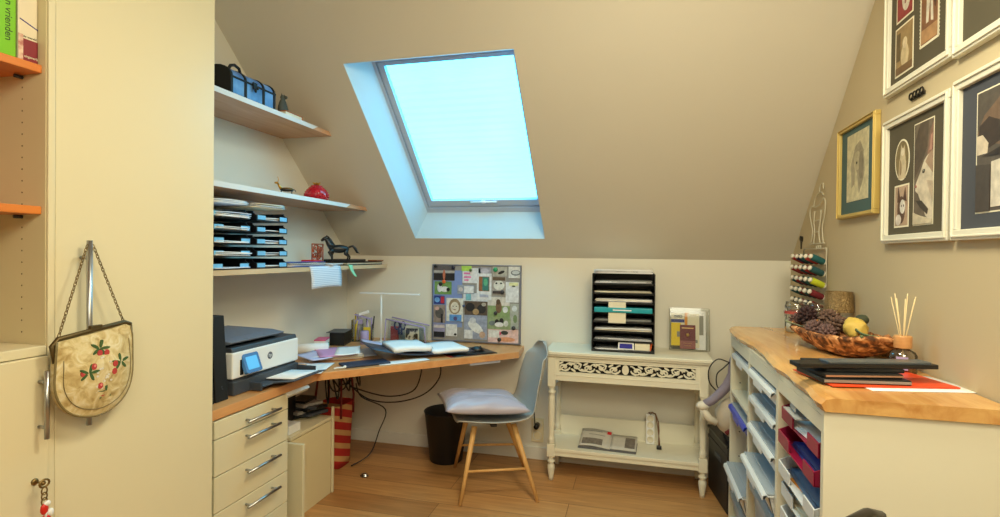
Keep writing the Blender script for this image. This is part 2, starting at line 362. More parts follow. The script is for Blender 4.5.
mb = MB(); mb.lathe([(0, 0), (.009, 0), (.009, .003), (.006, .006), (0, .006)], seg=14); kc = mb.build('lock', BRASS, d2); kc.rotation_euler = (0, R(90), 0); kc.location = (.262, .335, .782)
for z in (1.875, 1.493):
    mb = MB(); mb.box(-.262, .232, -.399, .3715, z, z + .022, .002); mb.build('shelf', SHELFO, cb)
    mb = MB(); mb.cyl((.16, .3715, z - .006), (.16, .352, z - .006), .005); mb.build('shelf_pin', GREYD, cb)
mb = MB()
for k in range(26):
    z = 1.17 + k * .032
    if abs(z - 1.49) > .02 and abs(z - 1.87) > .02: mb.cyl((.16, .3719, z), (.16, .3712, z), .0022, seg=8)
mb.build('pin_hole', mat('dark_hole', (120, 104, 70), .9), cb)['kind'] = 'stuff'
# key with its ornament
ky = thing('door_key', 'small brass key in the left cupboard lock with a red and white tag', 'key', (-1.531, 1.055, .782))
mb = MB(); mb.cyl((0, 0, 0), (.022, 0, 0), .0025); mb.tube([(.028 + .0, .012 * math.cos(t), .010 * math.sin(t)) for t in [2 * PI * k / 14 for k in range(14)]], .0028, closed=True); mb.ball((.022, 0, 0), .007); mb.build('key', BRASS, ky)
mb = MB()
for k in range(3): mb.tube([(.028, .007 * math.cos(t), -.020 - .014 * k + .010 * math.sin(t)) for t in [2 * PI * j / 12 for j in range(12)]], .0018, closed=True)
mb.build('chain', BRASS, ky)
mb = MB(); mb.ball((.028, .0, -.068), .010, (.7, 1, 1.6)); mb.ball((.028, .004, -.098), .012, (.7, 1, 1.2)); mb.mi = 1; mb.ball((.030, .006, -.055), .008, (.7, 1, 1)); mb.ball((.03, .014, -.082), .008, (.7, 1, 1.4)); mb.tube([(.03, 0, -.05), (.03, .004, -.075), (.032, -.003, -.11)], .003)
mb.build('tag', [mat('red_enamel', (205, 40, 32), .3), WHITEP], ky)
# evening bag hanging from the wardrobe handle
bag = thing('beaded_handbag', 'beige embroidered handbag with roses hanging by a chain from the wardrobe handle', 'handbag', (-1.500, 1.185, .925))
def bagw(z): return z
prof = []
def outline(k):   # half widths in y along height z (0..0.24)
    pass
OUT = [(-.108, .225), (-.112, .16), (-.113, .10), (-.098, .055), (-.066, .02), (-.02, .002), (.02, .0), (.062, .014), (.094, .045), (.110, .09), (.112, .15), (.104, .243), (.05, .242), (0, .236), (-.06, .230), (-.108, .225)]
OUT = [(p.x, p.y) for p in sm([(a_, b_, 0) for a_, b_ in OUT], 3)]
def bagpt(u, v, sgn):
    n_ = len(OUT) - 1; i = min(int(u * n_), n_ - 1); t_ = u * n_ - i
    y = OUT[i][0] * (1 - t_) + OUT[i + 1][0] * t_; z = OUT[i][1] * (1 - t_) + OUT[i + 1][1] * t_
    cy, cz = 0, .15; yy = cy + (y - cy) * v; zz = cz + (z - cz) * v
    bul = .024 * (1 - v ** 3) * (1 if zz < .15 else max(.25, 1 - (zz - .15) / .10)) + .008
    return Vector((sgn * bul, yy, zz))
BAG = ramp_noise('beaded_beige_fabric', [(.3, (168, 142, 88)), (.5, (206, 186, 136)), (.7, (222, 210, 176))], 26, .75, 5, 1.5, .4)
mb = MB(); mb.grid(lambda u, v: bagpt(u, v, 1), 45, 8); mb.grid(lambda u, v: bagpt(u, v, -1), 45, 8)
mb.grid(lambda u, v: Vector((.008 - .016 * v, bagpt(u, 1, 1).y, bagpt(u, 1, 1).z)), 45, 1); mb.build('pouch', BAG, bag)
mb = MB(); mb.tube([bagpt(k / 33 * .733, 1, 1) * 1.0 for k in range(34)], .003, 5); mb.tube([(bagpt(.05 + .66 * k / 30, .86, 1) + Vector((.001, 0, 0))) for k in range(31)], .0012, 4); mb.build('piping', mat('olive_piping', (122, 108, 70), .6), bag)
mb = MB(); mb.tube([(0, -.106, .17), (0, -.115, .215), (0, -.100, .232), (0, 0, .245), (0, .092, .256), (0, .108, .25), (0, .112, .20)], .0068, 8); mb.box(-.004, .006, -.016, .02, .244, .258, .002); mb.build('clasp_frame', mat('bronze_frame', (98, 82, 52), .45, .7), bag)
mb = MB()
def chain(a, b):
    a = Vector(a); b = Vector(b); L = (b - a).length; n_ = int(L / .010)
    for i in range(n_):
        c = a.lerp(b, (i + .5) / n_); d = (b - a).normalized(); q = Vector((1, 0, 0)) if i % 2 else d.cross(Vector((1, 0, 0))).normalized()
        mb.tube([c + d * .0075 * math.cos(t) + q * .0035 * math.sin(t) for t in [2 * PI * k / 8 for k in range(8)]], .0012, 4, closed=True)
chain((0, -.098, .238), (-.012, -.012, .487)); chain((0, .088, .258), (-.012, .004, .487)); mb.build('chain', BRASS, bag)
ROSE = mat('rose_red_thread', (178, 58, 56), .7, var=.15, scale=120); LEAF = mat('leaf_green_thread', (62, 92, 48), .7, var=.15, scale=120)
PALEB = mat('pale_beads', (214, 208, 196), .6, var=.1, scale=150)
mb = MB()
def spot(y, z, ry, rz, mi, a=0):
    mb.mi = mi; v = min(1, math.hypot(y / .112, (z - .15) / .13)); bul = .024 * (1 - v ** 3) * (1 if z < .15 else max(.25, 1 - (z - .15) / .10)) + .008
    mb.prism(ellipse(y, z, ry, rz, 10, a), bul - .006, bul + .0015, 'x')
for (cy, cz, fl) in ((0, .192, ((-.004, -.012), (.016, -.014))), (-.038, .13, ((-.016, .002), (.012, .016))), (.055, .145, ((-.018, -.002), (-.020, -.024))), (.012, .07, ((-.018, .018), (-.008, -.006)))):
    for k in range(5): aa = k * 1.25 + cy * 30; spot(cy + .016 * math.cos(aa), cz + .012 * math.sin(aa), .013, .0040, 1, aa)
    for (dy, dz) in fl: spot(cy + dy, cz + dz, .0078, .0092, 0); spot(cy + dy + .002, cz + dz + .002, .0035, .004, 3)
for k in range(22): spot(.004 + random.uniform(-.022, .028), random.uniform(.06, .19), .0035, .003, 2)
mb.build('embroidery', [ROSE, LEAF, PALEB, mat('pink_thread', (226, 130, 124), .7)], bag)
# books on the cupboard shelf
MAR = mat('maroon_cover', (132, 34, 48), .4)
b1 = thing('book', 'lime green book with dark spine lettering on the orange shelf', 'book', (-1.66, 1.012, 1.8975), 0, 'books in the left cupboard')
mb = MB(); mb.box(-.09, .082, -.028, .024, 0, .26, .003); mb.build('cover', mat('lime_cover', (122, 196, 28), .35), b1)
text('spine_text', 'Vreemden en vrienden', .024, facing((.0824, .006, .15), (0, 0, -1), (0, 1, 0)), mat('dark_ink', (40, 50, 30), .6), b1); text('spine_text', 'romans', .022, facing((.0824, -.016, .17), (0, 0, -1), (0, 1, 0)), _m['dark_ink'], b1)
b2 = thing('book', 'cream and maroon book with a blue line beside the green one', 'book', (-1.66, 1.0665, 1.8975), 0, 'books in the left cupboard')
mb = MB(); mb.box(-.09, .078, -.024, .024, 0, .255, .003); mb.build('cover', mat('cream_cover', (226, 214, 190), .35), b2)
mb = MB(); mb.box(.0775, .0785, -.012, .0235, .003, .06, 0); mb.build('title_band', MAR, b2)
mb = MB(); mb.box(.0775, .0787, -.0235, -.012, .003, .07, 0); mb.build('spine_band', ramp_noise('pinkish_pattern', [(.4, (188, 120, 110)), (.6, (228, 200, 180))], 60), b2)
mb = MB(); mb.prism([(-.020, .108), (.0235, .092), (.0235, .095), (-.020, .111)], .0775, .0788, 'x'); mb.build('blue_line', mat('blue_ink', (52, 44, 130), .5), b2)
text('spine_text', 'uitgeverij', .009, facing((.0792, .006, .014), (0, 1, 0), (0, 0, 1)), PAPER2, b2); text('spine_text', 'de wereld', .008, facing((.0785, .004, .066), (0, 1, 0), (0, 0, 1)), _m['dark_ink'], b2)

# ------------------------------------------------------------------ wall shelves on the left wall
SX = -1.76
PALEW = wood('pale_edge_wood', (222, 196, 160), (200, 168, 128), (8, 1, 8), 2, .4)
for z, nm in ((2.108, 'highest wall shelf above the desk, light wood, carrying the blue trunk'), (1.702, 'middle wall shelf, light wood, carrying a red fruit shaped pot'), (1.314, 'lowest wall shelf with letter trays and a paper hanging over its edge')):
    ye = YB - (z - ZK) / TS if z > ZK else YB
    mb = MB()
    pts = [(1.69, z - .024), (min(YB, YB - (z - .024 - ZK) / TS) - .001, z - .024), (ye - .001, z), (1.69, z)]
    if ye >= YB: pts = [(1.69, z - .024), (3.545, z - .024), (3.545, z), (1.69, z)]
    mb.prism(pts, XL + .001, SX, 'x', .0008)
    o = mb.build('wall_shelf', [SHELFW]); tag(o, nm, 'shelf', 'wall shelves above the desk')
    eb = MB()
    if 'lowest' in nm: eb.prism([(1.69, z - .0238), (3.545, z - .0238), (3.545, z - .0002), (1.69, z - .0002)], SX, SX + .0012, 'x')
    else:
        yb_ = 2.62 if 'highest' in nm else 2.98
        eb.prism([(1.69, z - .0238), (yb_, z - .0238), (yb_ + .05, z - .0002), (1.69, z - .0002)], SX, SX + .0012, 'x')
    eb = eb.build('edge_band', PALEW if 'lowest' in nm else mat('white_edge_band', (224, 220, 216), .4), o)
# white front edge band of the two upper shelves stops short of the sloped tip
# ---- blue trunk
ZS1, ZS2, ZS3 = 2.1085, 1.7025, 1.3145
BLUE = ramp_noise('blue_leather', [(.3, (52, 92, 150)), (.55, (92, 142, 204)), (.75, (128, 172, 222))], 12, .45, 4)
tr = thing('treasure_chest', 'small blue and black domed trunk on the highest wall shelf', 'chest', (-1.87, 2.185, ZS1))
def dome(w, h, hd, n=10): return [(-w, 0), (-w, h)] + [(-w * math.cos(PI * k / n), h + hd * math.sin(PI * k / n)) for k in range(1, n)] + [(w, h), (w, 0)]
def pr_y(mb, pts, y0, y1, bev=0): mb.prism(pts, y0, y1, 'y', bev)
mb = MB(); pr_y(mb, dome(.078, .085, .055), -.148, .152, .003); mb.build('body', BLUE, tr)
mb = MB()
for y in (-.152, -.062, .062, .142): pr_y(mb, dome(.083, .087, .056), y, y + .014, .002)
mb.box(-.084, .084, -.153, .157, 0, .012, .002); mb.box(-.084, .084, -.153, .157, .082, .09, .001); pr_y(mb, dome(.0835, .087, .056), -.1535, -.149, 0); mb.build('banding', BLACKM, tr)
mb = MB(); mb.box(.083, .090, -.014, .014, .066, .098, .003); mb.ball((.09, 0, .06), .010, (.4, 1, 1)); mb.ball((.09, .015, .075), .008, (.4, 1, 1)); mb.ball((.09, -.015, .09), .008, (.4, 1, 1)); mb.build('lock', mat('dark_iron', (30, 26, 24), .5, .5), tr)
mb = MB(); mb.tube([(.02, -.10, .132), (.02, -.085, .158), (.02, -.06, .168), (.02, -.03, .160), (.02, -.02, .138)], .007, 8); mb.build('handle', BLACKM, tr)
# ---- seated figurine and its book
fb = thing('book', 'small tan and orange box-like book under the dark cat figurine', 'book', (-1.83, 2.475, ZS1), 0)
mb = MB(); mb.box(-.05, .05, -.062, .082, 0, .005, .001); mb.box(-.05, .05, -.062, .082, .023, .028, .001); mb.box(-.05, .05, .078, .083, .003, .026, .001); mb.build('cover', mat('orange_brown_cover', (176, 98, 44), .5), fb)
mb = MB(); mb.box(-.046, .047, -.060, .078, .005, .023); mb.build('pages', PAPER2, fb)
fg = MB()
fg.lathe([(0, 0), (.026, 0), (.030, .010), (.028, .03), (.020, .055), (.013, .068), (.016, .078), (.013, .088), (0, .093)], sx=.7, sy=1.1, seg=14); fg.ball((.012, .006, .080), .010); fg.cyl((0, -.008, .085), (0, -.012, .098), .005, .001); fg.cyl((0, .008, .085), (0, .012, .098), .005, .001); fg.tube([(0, .02, .01), (0, .036, .012), (0, .04, .03)], .004)
o = fg.build('cat_figurine', mat('grey_green_stone', (72, 76, 70), .7, var=.1, scale=60), None, (-1.83, 2.455, ZS1 + .0285)); tag(o, 'small dark grey seated cat figurine on the highest wall shelf', 'figurine')
# ---- antelope and pomegranate
an = thing('antelope_figurine', 'tiny black and gold antelope figurine on the middle wall shelf', 'figurine', (-1.85, 2.52, ZS2), R(-145))
mb = MB(); mb.ball((0, 0, .034), .014, (2.6, .75, .85), 3)
for x, y in ((-.028, .006), (-.028, -.006), (.026, .006), (.026, -.006)): mb.tube([(x, y, .032), (x + .003, y, .018), (x, y, 0)], .003, 6, rad=[.005, .0028, .0022])
mb.tube([(-.036, 0, .036), (-.044, 0, .030), (-.045, 0, .022)], .002); mb.build('body', BLACKP, an)
mb = MB(); mb.tube([(.028, 0, .036), (.04, 0, .052), (.046, 0, .066)], .006, rad=[.009, .006, .005]); mb.ball((.052, 0, .068), .008, (1.4, .7, .8)); mb.tube([(.046, .003, .072), (.042, .006, .086), (.046, .008, .1)], .0015); mb.tube([(.046, -.003, .072), (.042, -.006, .086), (.046, -.008, .1)], .0015); mb.build('head', GOLD, an)
mb = MB(); mb.tube([(-.03, .0108, .036), (0, .012, .042), (.03, .0108, .038)], .0016); mb.tube([(-.03, -.0108, .036), (0, -.012, .042), (.03, -.0108, .038)], .0016); mb.build('trim', GOLD, an)
pg = thing('pomegranate_pot', 'red knobbly fruit shaped pot with a gold crown on the middle shelf', 'ornament', (-1.845, 2.79, ZS2))
mb = MB(); mb.lathe([(0, 0), (.045, 0), (.064, .016), (.068, .036), (.058, .062), (.036, .082), (.018, .090), (0, .092)], seg=28)
for i in range(7):
    for k in range(14):
        z = .012 + i * .012; r = [.062, .068, .067, .061, .052, .041, .028][i]; a_ = 2 * PI * (k + .5 * (i % 2)) / 14; mb.ball((r * math.cos(a_), r * math.sin(a_), z), .0065, sub=1)
mb.build('body', mat('ruby_red_glaze', (186, 22, 44), .25, var=.2, scale=40, coat=.4), pg)
mb = MB()
for k in range(7): a_ = 2 * PI * k / 7; mb.tube([(.008 * math.cos(a_), .008 * math.sin(a_), .088), (.014 * math.cos(a_), .014 * math.sin(a_), .100), (.024 * math.cos(a_), .024 * math.sin(a_), .108)], .004, rad=[.005, .004, .001])
mb.ball((0, 0, .097), .010); mb.build('crown', GOLD, pg)
# ---- letter trays on lowest shelf (two columns)
TRAYB = mat('black_tray_plastic', (20, 20, 24), .35)
def tray_mb(w, d, h, t=.003, lip=.5):   # opening towards +x, centred in y, x from -d to 0
    mb = MB(); mb.box(-d, 0, -w / 2, w / 2, 0, t); mb.box(-d, -.02, -w / 2, -w / 2 + t, 0, h); mb.box(-d, -.02, w / 2 - t, w / 2, 0, h); mb.box(-d, -d + t, -w / 2, w / 2, 0, h)
    for s in (-1, 1): mb.prism([(-.03, 0), (.002, 0), (.002, h * lip), (-.03, h)], s * (w / 2) - (t if s > 0 else 0), s * (w / 2) + (0 if s > 0 else t), 'y')
    mb.box(-.002, .002, -w / 2, -w / 2 + w * .26, 0, h * .62, .001); mb.box(-.002, .002, w / 2 - w * .26, w / 2, 0, h * .62, .001)
    return mb
def sheets(w, d, t, seed, curl=.004, mats=None, skew=0.0):
    rnd = random.Random(seed); mb = MB(); n_ = max(1, int(t / .004)) if t > .004 else 1; th = t / n_
    for k in range(n_):
        dx, dy, a_ = rnd.uniform(-.006, .006), rnd.uniform(-.006, .006), rnd.uniform(-.03, .03) + skew
        mb.mi = rnd.randrange(len(mats)) if mats else 0; M0 = mb.M; mb.M = M0 @ Matrix.Translation((dx, dy, k * th)) @ Matrix.Rotation(a_, 4, 'Z')
        ph = rnd.uniform(0, 6)
        mb.grid(lambda u, v: Vector(((u - .5) * d, (v - .5) * w, max(0, curl * math.sin(u * 2.6 + ph) * math.cos(v * 2 + ph)) * (k + 1) / n_ + .0002)), 6, 6, thick=-max(.0006, th * .86)); mb.M = M0
    return mb
tp = thing('letter_tray', 'x', 'letter tray', (0, 0, 0))
tray_mb(.158, .27, .046).build('tray', TRAYB, tp)
mb = MB(); mb.box(.002, .0035, -.074, -.036, .006, .026, .0008); mb.build('label_tab', LABELB, tp); mb = MB(); mb.box(.002, .0035, .036, .074, .006, .026, .0008); mb.build('label_tab', LABELB, tp)
first = True; rows = ['bottom', 'second', 'third', 'fourth', 'top']
for cidx, yc in enumerate((2.025, 2.300)):
    ww = 'near column by the wardrobe' if cidx == 0 else 'far column'
    for k in range(5):
        z = ZS3 + .0005 + k * .058; lab = f'black letter tray with blue tabs, {rows[k]} of the {ww}'
        loc = (SX - .012 + random.uniform(-.004, .004), yc, z)
        if first:
            tp.location = loc; tp['label'] = lab; tp['group'] = 'letter trays on the lowest wall shelf'; first = False
            for ch in tp.children:
                for v in ch.data.vertices: v.co.y *= (1.48 if ch.name.startswith('tray') else 1.48)
        else: dup(tp, loc, None, lab, 'letter trays on the lowest wall shelf')
        t_ = [.006, .014, .009, .016, .018][(k + cidx * 2) % 5]
        o = sheets(.20, .25, t_, 40 + k + cidx * 9, .006, [PAPER, PAPER, LIGHTB, PRINT]).build('paper_stack', [PAPER, PAPER, LIGHTB, PRINT], None, (loc[0] - (.118 if cidx == 0 else .150) + random.uniform(0, .018), yc + random.uniform(-.004, .004), z + .0045))
        tag(o, f'loose papers lying in the {rows[k]} tray of the {ww}', 'papers', 'papers in the letter trays')
o = sheets(.21, .26, .02, 77, .008, [PAPER2, PRINT, mat('grey_card', (150, 150, 148), .8)]).build('paper_stack', [PAPER2, PRINT, _m['grey_card']], None, (SX - .15, 2.30, ZS3 + .298)); tag(o, 'worn papers and cards piled on top of the far tray column', 'papers')
o = sheets(.21, .26, .012, 78, .010, [PAPER]).build('paper_stack', [PAPER], None, (SX - .15, 2.03, ZS3 + .298)); tag(o, 'white papers piled on top of the near tray column by the wardrobe', 'papers')
# papers lying on the shelf
o = sheets(.32, .24, .024, 81, .006, [PAPER, PRINT, PAPER, mat('blue_folder', (60, 90, 170), .5)]).build('paper_stack', [PAPER, PRINT, PAPER, _m['blue_folder']], None, (-1.885, 2.60, ZS3 + .0005)); tag(o, 'papers and blue folder lying on the lowest shelf under the copper ornament', 'papers')
o = sheets(.26, .20, .012, 82, .012, [PAPER, PRINT], .3).build('paper_stack', [PAPER, PRINT], None, (-1.875, 2.895, ZS3 + .0005)); tag(o, 'white papers spread on the lowest shelf in front of the black horse', 'papers')
mg = MB(); mg.box(-.12, .12, -.20, .20, 0, .006, .001); mg.mi = 1; mg.box(-.115, .115, -.195, .195, .006, .014); mg.mi = 0; mg.box(-.12, .12, -.20, .20, .014, .02, .001)
o = mg.build('folder', [BLACKP, PAPER2], None, (-1.90, 3.285, ZS3 + .0008), R(-6)); o.rotation_euler = (0, 0, R(-6)); tag(o, 'black folder lying at the far end of the lowest shelf', 'folder')
mg = MB(); mg.box(-.09, .09, -.15, .13, 0, .016, .004); o = mg.build('wallet', mat('dark_leather', (38, 32, 30), .5), None, (-1.90, 3.22, ZS3 + .0212), R(8)); tag(o, 'dark leather wallet on the black folder on the lowest shelf', 'wallet')
mg = MB(); mg.box(-.035, .035, -.06, .06, 0, .010, .003); o = mg.build('wooden_clip', wood('dark_wood', (150, 96, 56), (110, 64, 34)), None, (-1.805, 3.46, ZS3 + .0212), R(4)); tag(o, 'small brown wooden holder at the tip of the lowest shelf', 'holder')
# hanging sheet
def hang(u, v):
    y = (u - .5) * .315
    if v < .35: s_ = v / .35; return Vector((-.055 * (1 - s_), y, .0012))
    s_ = (v - .35) / .65; return Vector((.0022 + .010 * math.sin(s_ * 2), y * (1 - .02 * s_), .0012 - .128 * s_ + .006 * math.sin(u * 3)))
mb = MB(); mb.grid(hang, 8, 12, thick=.0005); o = mb.build('paper_sheet', stripes('timetable_print', (188, 196, 214), (226, 232, 242), 30, 'Z', .8, .2, dist=1), None, (SX + .001, 2.757, ZS3 + .0005)); tag(o, 'printed white sheet hanging over the edge of the lowest shelf', 'paper')
mb = MB(); mb.grid(lambda u, v: Vector((.004 + .012 * v, (u - .5) * (.045 - .02 * v) + .05 * v * v, .002 - .075 * v)), 4, 8, thick=.0006); mb.grid(lambda u, v: Vector((-.03 + .034 * v, (u - .5) * .045, .002)), 3, 2, thick=.0006)
o = mb.build('ribbon', mat('mint_green', (150, 222, 178), .7), None, (SX + .001, 3.03, ZS3 + .001)); tag(o, 'mint green paper strip dangling from the lowest shelf', 'ribbon')
# red copper openwork ornament
COP = mat('copper_red', (176, 84, 52), .32, .6, var=.2, scale=30)
mb = MB()
for (x, y) in ((.04, -.055), (.04, .055)): mb.tube([(x, y, 0), (x, y, .105)], .004)
for z in (.004, .104): mb.tube([(.04, -.055, z), (.04, .055, z)], .004)
mb.tube([(.04, 0, .004), (.035, .01, .05), (.04, 0, .104)], .004)
rr = random.Random(5)
for k in range(16):
    cy, cz, r_ = rr.uniform(-.04, .04), rr.uniform(.02, .09), rr.uniform(.014, .024); a0 = rr.uniform(0, 6)
    for x in (.04,): mb.tube([(x + .006 * math.sin(t), cy + r_ * (1 - t / 9) * math.cos(t + a0), cz + r_ * (1 - t / 9) * math.sin(t + a0)) for t in [j * .55 for j in range(13)]], .0032, 5)
o = mb.build('copper_ornament', COP, None, (-1.865, 2.775, ZS3 + .026)); tag(o, 'reddish copper openwork ornament on the papers of the lowest shelf', 'ornament')
mg = MB(); mg.box(-.04, .04, -.045, .045, 0, .012, .004); o = mg.build('red_box', mat('red_card', (206, 24, 40), .4), None, (-1.815, 2.70, ZS3 + .0252), .1); tag(o, 'flat red box in front of the copper ornament', 'box')
# horse figurine: one continuous body
HB = mat('black_resin', (30, 28, 28), .38)
hs = thing('horse_figurine', 'black prancing horse figurine on the lowest wall shelf', 'figurine', (-1.86, 3.07, ZS3 + .0275), R(-140)); hs.scale = (1.15, 1.15, 1.08)
mb = MB(); mb.ball((0, 0, .072), .026, (2.1, .8, .95), 3)      # trunk, head towards +x(local)
mb.tube([(.036, 0, .078), (.055, 0, .10), (.068, 0, .125), (.072, 0, .134)], .01, 10, rad=[.024, .017, .012, .010])
mb.tube([(.068, 0, .136), (.082, 0, .130), (.098, 0, .118)], .01, 8, rad=[.0115, .010, .006])
mb.cyl((.068, .005, .142), (.068, .006, .152), .003, .001); mb.cyl((.068, -.005, .142), (.068, -.006, .152), .003, .001)
for pts in ([(.036, .010, .066), (.058, .012, .048), (.048, .012, .030), (.044, .012, .026)], [(.034, -.010, .066), (.040, -.012, .034), (.036, -.012, .004), (.042, -.012, 0)],
            [(-.038, .011, .068), (-.030, .012, .040), (-.046, .012, .026), (-.040, .012, 0)], [(-.040, -.011, .068), (-.044, -.012, .042), (-.060, -.012, .024), (-.056, -.012, 0)]):
    mb.tube(pts, .006, 8, rad=[.014, .008, .005, .005])
mb.build('body', HB, hs)
mb = MB(); mb.tube([(.064, 0, .146), (.052, 0, .128), (.040, 0, .108), (.028, 0, .096)], .006, 6, rad=[.004, .008, .008, .004]); mb.build('mane', HB, hs)
mb = MB(); mb.tube([(-.050, 0, .082), (-.072, 0, .090), (-.088, 0, .074), (-.098, 0, .052), (-.112, 0, .046)], .006, 6, rad=[.006, .008, .009, .007, .002]); mb.build('tail', HB, hs)

# ------------------------------------------------------------------ corner desk, drawers, printer
ZD = .77
dk = thing('corner_desk', 'beech corner desk top running from the wardrobe along the left wall to the cork board', 'desk', (XL, 1.69, 0))
mb = MB(); mb.prism([(.002, .0), (.497, .0), (.505, .736), (1.375, 1.646), (1.358, 1.888), (.002, 1.888)], ZD - .04, ZD, 'z', .002); mb.build('desktop', DESKW, dk)
mb = MB(); mb.box(.47, .49, .515, .68, ZD - .07, ZD - .041, .004); mb.prism([(.44, ZD - .07), (.495, ZD - .07), (.51, ZD - .055), (.495, ZD - .041), (.44, ZD - .041)], .50, .67, 'y'); mb.build('cable_guide', WHITEP, dk)
mb = MB(); mb.M = Matrix.Translation((1.18, 1.52, ZD - .062)) @ Matrix.Rotation(R(46), 4, 'Z'); mb.box(-.11, .11, -.02, .02, 0, .021, .004); mb.build('cable_guide', WHITEP, dk)
ds = thing('drawer_unit', 'cream drawer unit with four steel bar handles under the desk beside the wardrobe', 'drawers', (-1.84, 1.97, 0))
mb = MB(); mb.box(-.24, .222, -.228, .228, .0, ZD - .042, .001); mb.build('body', CREAMIN, ds)
zz = [ZD - .045, .650, .503, .356, .209, .03]
for k in range(5):
    mb = MB(); mb.box(.222, .240, -.226, .230, zz[k + 1] + .002, zz[k] - .002, .002); d_ = mb.build('drawer', CREAM, ds)
    hz = zz[k] - (.036 if k else .044)
    mb = MB(); mb.cyl((.272, -.072, hz), (.272, .136, hz), .0065); mb.cyl((.24, -.05, hz), (.272, -.05, hz), .005); mb.cyl((.24, .115, hz), (.272, .115, hz), .005); mb.build('handle', STEEL, d_)
# printer
pn = thing('printer', 'white and grey inkjet printer with a tilted touch screen on the desk', 'printer', (-1.86, 2.16, ZD + .001))
mb = MB(); mb.box(-.17, .185, -.228, .228, 0, .062, .006); mb.box(-.17, .17, -.222, .222, .06, .19, .004); mb.build('base', GREYD, pn)
mb = MB(); mb.box(-.16, .180, -.230, .230, .072, .186, .006); mb.build('front_cover', WHITEP, pn)
mb = MB(); mb.prism([(-.17, .186), (.175, .186), (.168, .205), (-.17, .212)], -.225, .225, 'y', .003); mb.build('top', GREYD, pn)
mb = MB(); mb.prism([(-.17, .212), (.10, .206), (.16, .222), (.165, .230), (.10, .240), (-.17, .246)], -.222, .14, 'y', .004); mb.build('scanner_lid', GREYM, pn)
mb = MB(); mb.M = facing((.192, -.125, .128), (0, 1, .0), (-.35, 0, .94)); mb.prism(rrect(.10, .088, .010), -.012, .004); mb.M = Matrix.Identity(4); mb.build('screen_bezel', mat('bezel_blue_grey', (72, 128, 190), .25), pn)
scr = bpy.data.materials.new('lit_screen'); scr.use_nodes = True; q = scr.node_tree.nodes['Principled BSDF']; q.inputs['Base Color'].default_value = (.03, .1, .2, 1); q.inputs['Emission Color'].default_value = (*lin((96, 196, 245)), 1); q.inputs['Emission Strength'].default_value = .8; q.inputs['Roughness'].default_value = .15
mb = MB(); mb.M = facing((.192, -.125, .128), (0, 1, .0), (-.35, 0, .94)); mb.prism(rrect(.07, .058, .004), .004, .005); mb.build('screen', scr, pn)
mb = MB(); mb.box(.179, .182, -.185, -.165, .082, .15, .003); mb.build('screen_recess', BLACKP, pn)
mb = MB(); mb.M = facing((.1802, .012, .135), (0, 1, 0), (0, 0, 1)); mb.prism(ellipse(0, 0, .017, .017, 24), 0, .0014); mb.build('logo_disc', mat('logo_grey', (92, 98, 112), .4), pn)
text('logo_text', 'hp', .024, facing((.1818, .012, .136), (0, 1, 0), (0, 0, 1)) @ Matrix.Shear('XZ', 4, (0, 0)), WHITEP, pn, .0003)
mb = MB(); mb.box(.16, .25, -.12, .215, .018, .024, .002); mb.prism([(.24, .018), (.36, .036), (.36, .040), (.24, .024)], -.055, .20, 'y', .001); mb.box(.18, .245, -.13, -.12, .004, .04, .002); mb.box(.18, .29, .215, .222, .01, .05, .002); mb.build('output_tray', GREYD, pn)
o = MB(); o.grid(lambda u, v: Vector(((u - .5) * .27, (v - .5) * .19, .010 * u * u + .0006)), 6, 2, thick=-.004); o = o.build('paper_sheet', PAPER, None, (-1.66, 2.235, ZD + .0285)); tag(o, 'white printed sheet lying in the printer output tray', 'paper')
# black box files next to wardrobe
bf_ = thing('box_file', 'black box file standing between wardrobe and printer', 'file', (-1.80, 1.785, ZD), 0, 'black box files')
mb = MB(); mb.prism([(-.13, 0), (.13, 0), (.105, .355), (-.13, .355)], -.035, .035, 'y', .003); mb.build('case', BLACKM, bf_)
mb = MB(); mb.tube([(.128, 0, .05), (.124, .012, .05), (.122, .012, .062), (.126, 0, .062)], .0015, closed=True); mb.build('finger_ring', GREYD, bf_)
dup(bf_, (-1.80, 1.862, ZD), None, 'black box file touching the printer, second from the wardrobe')

def paper(name, label, loc, w, h, rz, mats=PAPER, th=.002, curl=.003, cat='paper', group=None, seed=1, tilt=None):
    mb = MB(); mb.grid(lambda u, v: Vector(((u - .5) * w, (v - .5) * h, .0003 + curl * (u - .3) ** 2 * (1.5 + math.sin(v * 3 + seed)))), 6, 6, thick=-th)
    o = mb.build(name, mats, None, loc, rz)
    if tilt: o.rotation_euler = (tilt[0], tilt[1], rz)
    return tag(o, label, cat, group)
dz = ZD + .0006
# things on the middle of the desk
paper('paper_sheet', 'white sheet half under the printer tray on the desk corner', (-1.69, 2.50, dz + .003), .20, .27, .3, PAPER, .003)
paper('paper_sheet', 'orange tinted sheet beside the printer on the desk', (-1.79, 2.46, dz + .010), .12, .18, .1, mat('peach_paper', (236, 176, 140), .8), .004)
mb = sheets(.30, .215, .024, 91, .005, [PAPER, PAPER2, PAPER]); o = mb.build('paper_stack', [PAPER, PAPER2, PAPER], None, (-1.745, 2.84, dz), R(-52)); tag(o, 'stack of papers under the pink folder on the desk', 'papers')
paper('paper_folder', 'pink folder on top of the paper stack on the desk', (-1.745, 2.835, dz + .030), .20, .29, R(40), mat('pink_card', (214, 158, 206), .7), .003, .002, 'folder')
paper('paper_sheet', 'white sheet lying across the pink folder', (-1.675, 2.87, dz + .034), .14, .28, R(28), PAPER, .0015, .008)
paper('paper_sheet', 'lilac sheet poking out to the left below the pink folder', (-1.80, 2.70, dz + .0245), .12, .24, R(60), mat('lilac_paper', (206, 204, 236), .8), .0015, .01, seed=4)
paper('paper_sheet', 'white sheet spread to the right of the pink folder towards the binder', (-1.655, 2.99, dz + .0015), .16, .26, R(36), PAPER, .0015, .006, seed=6)
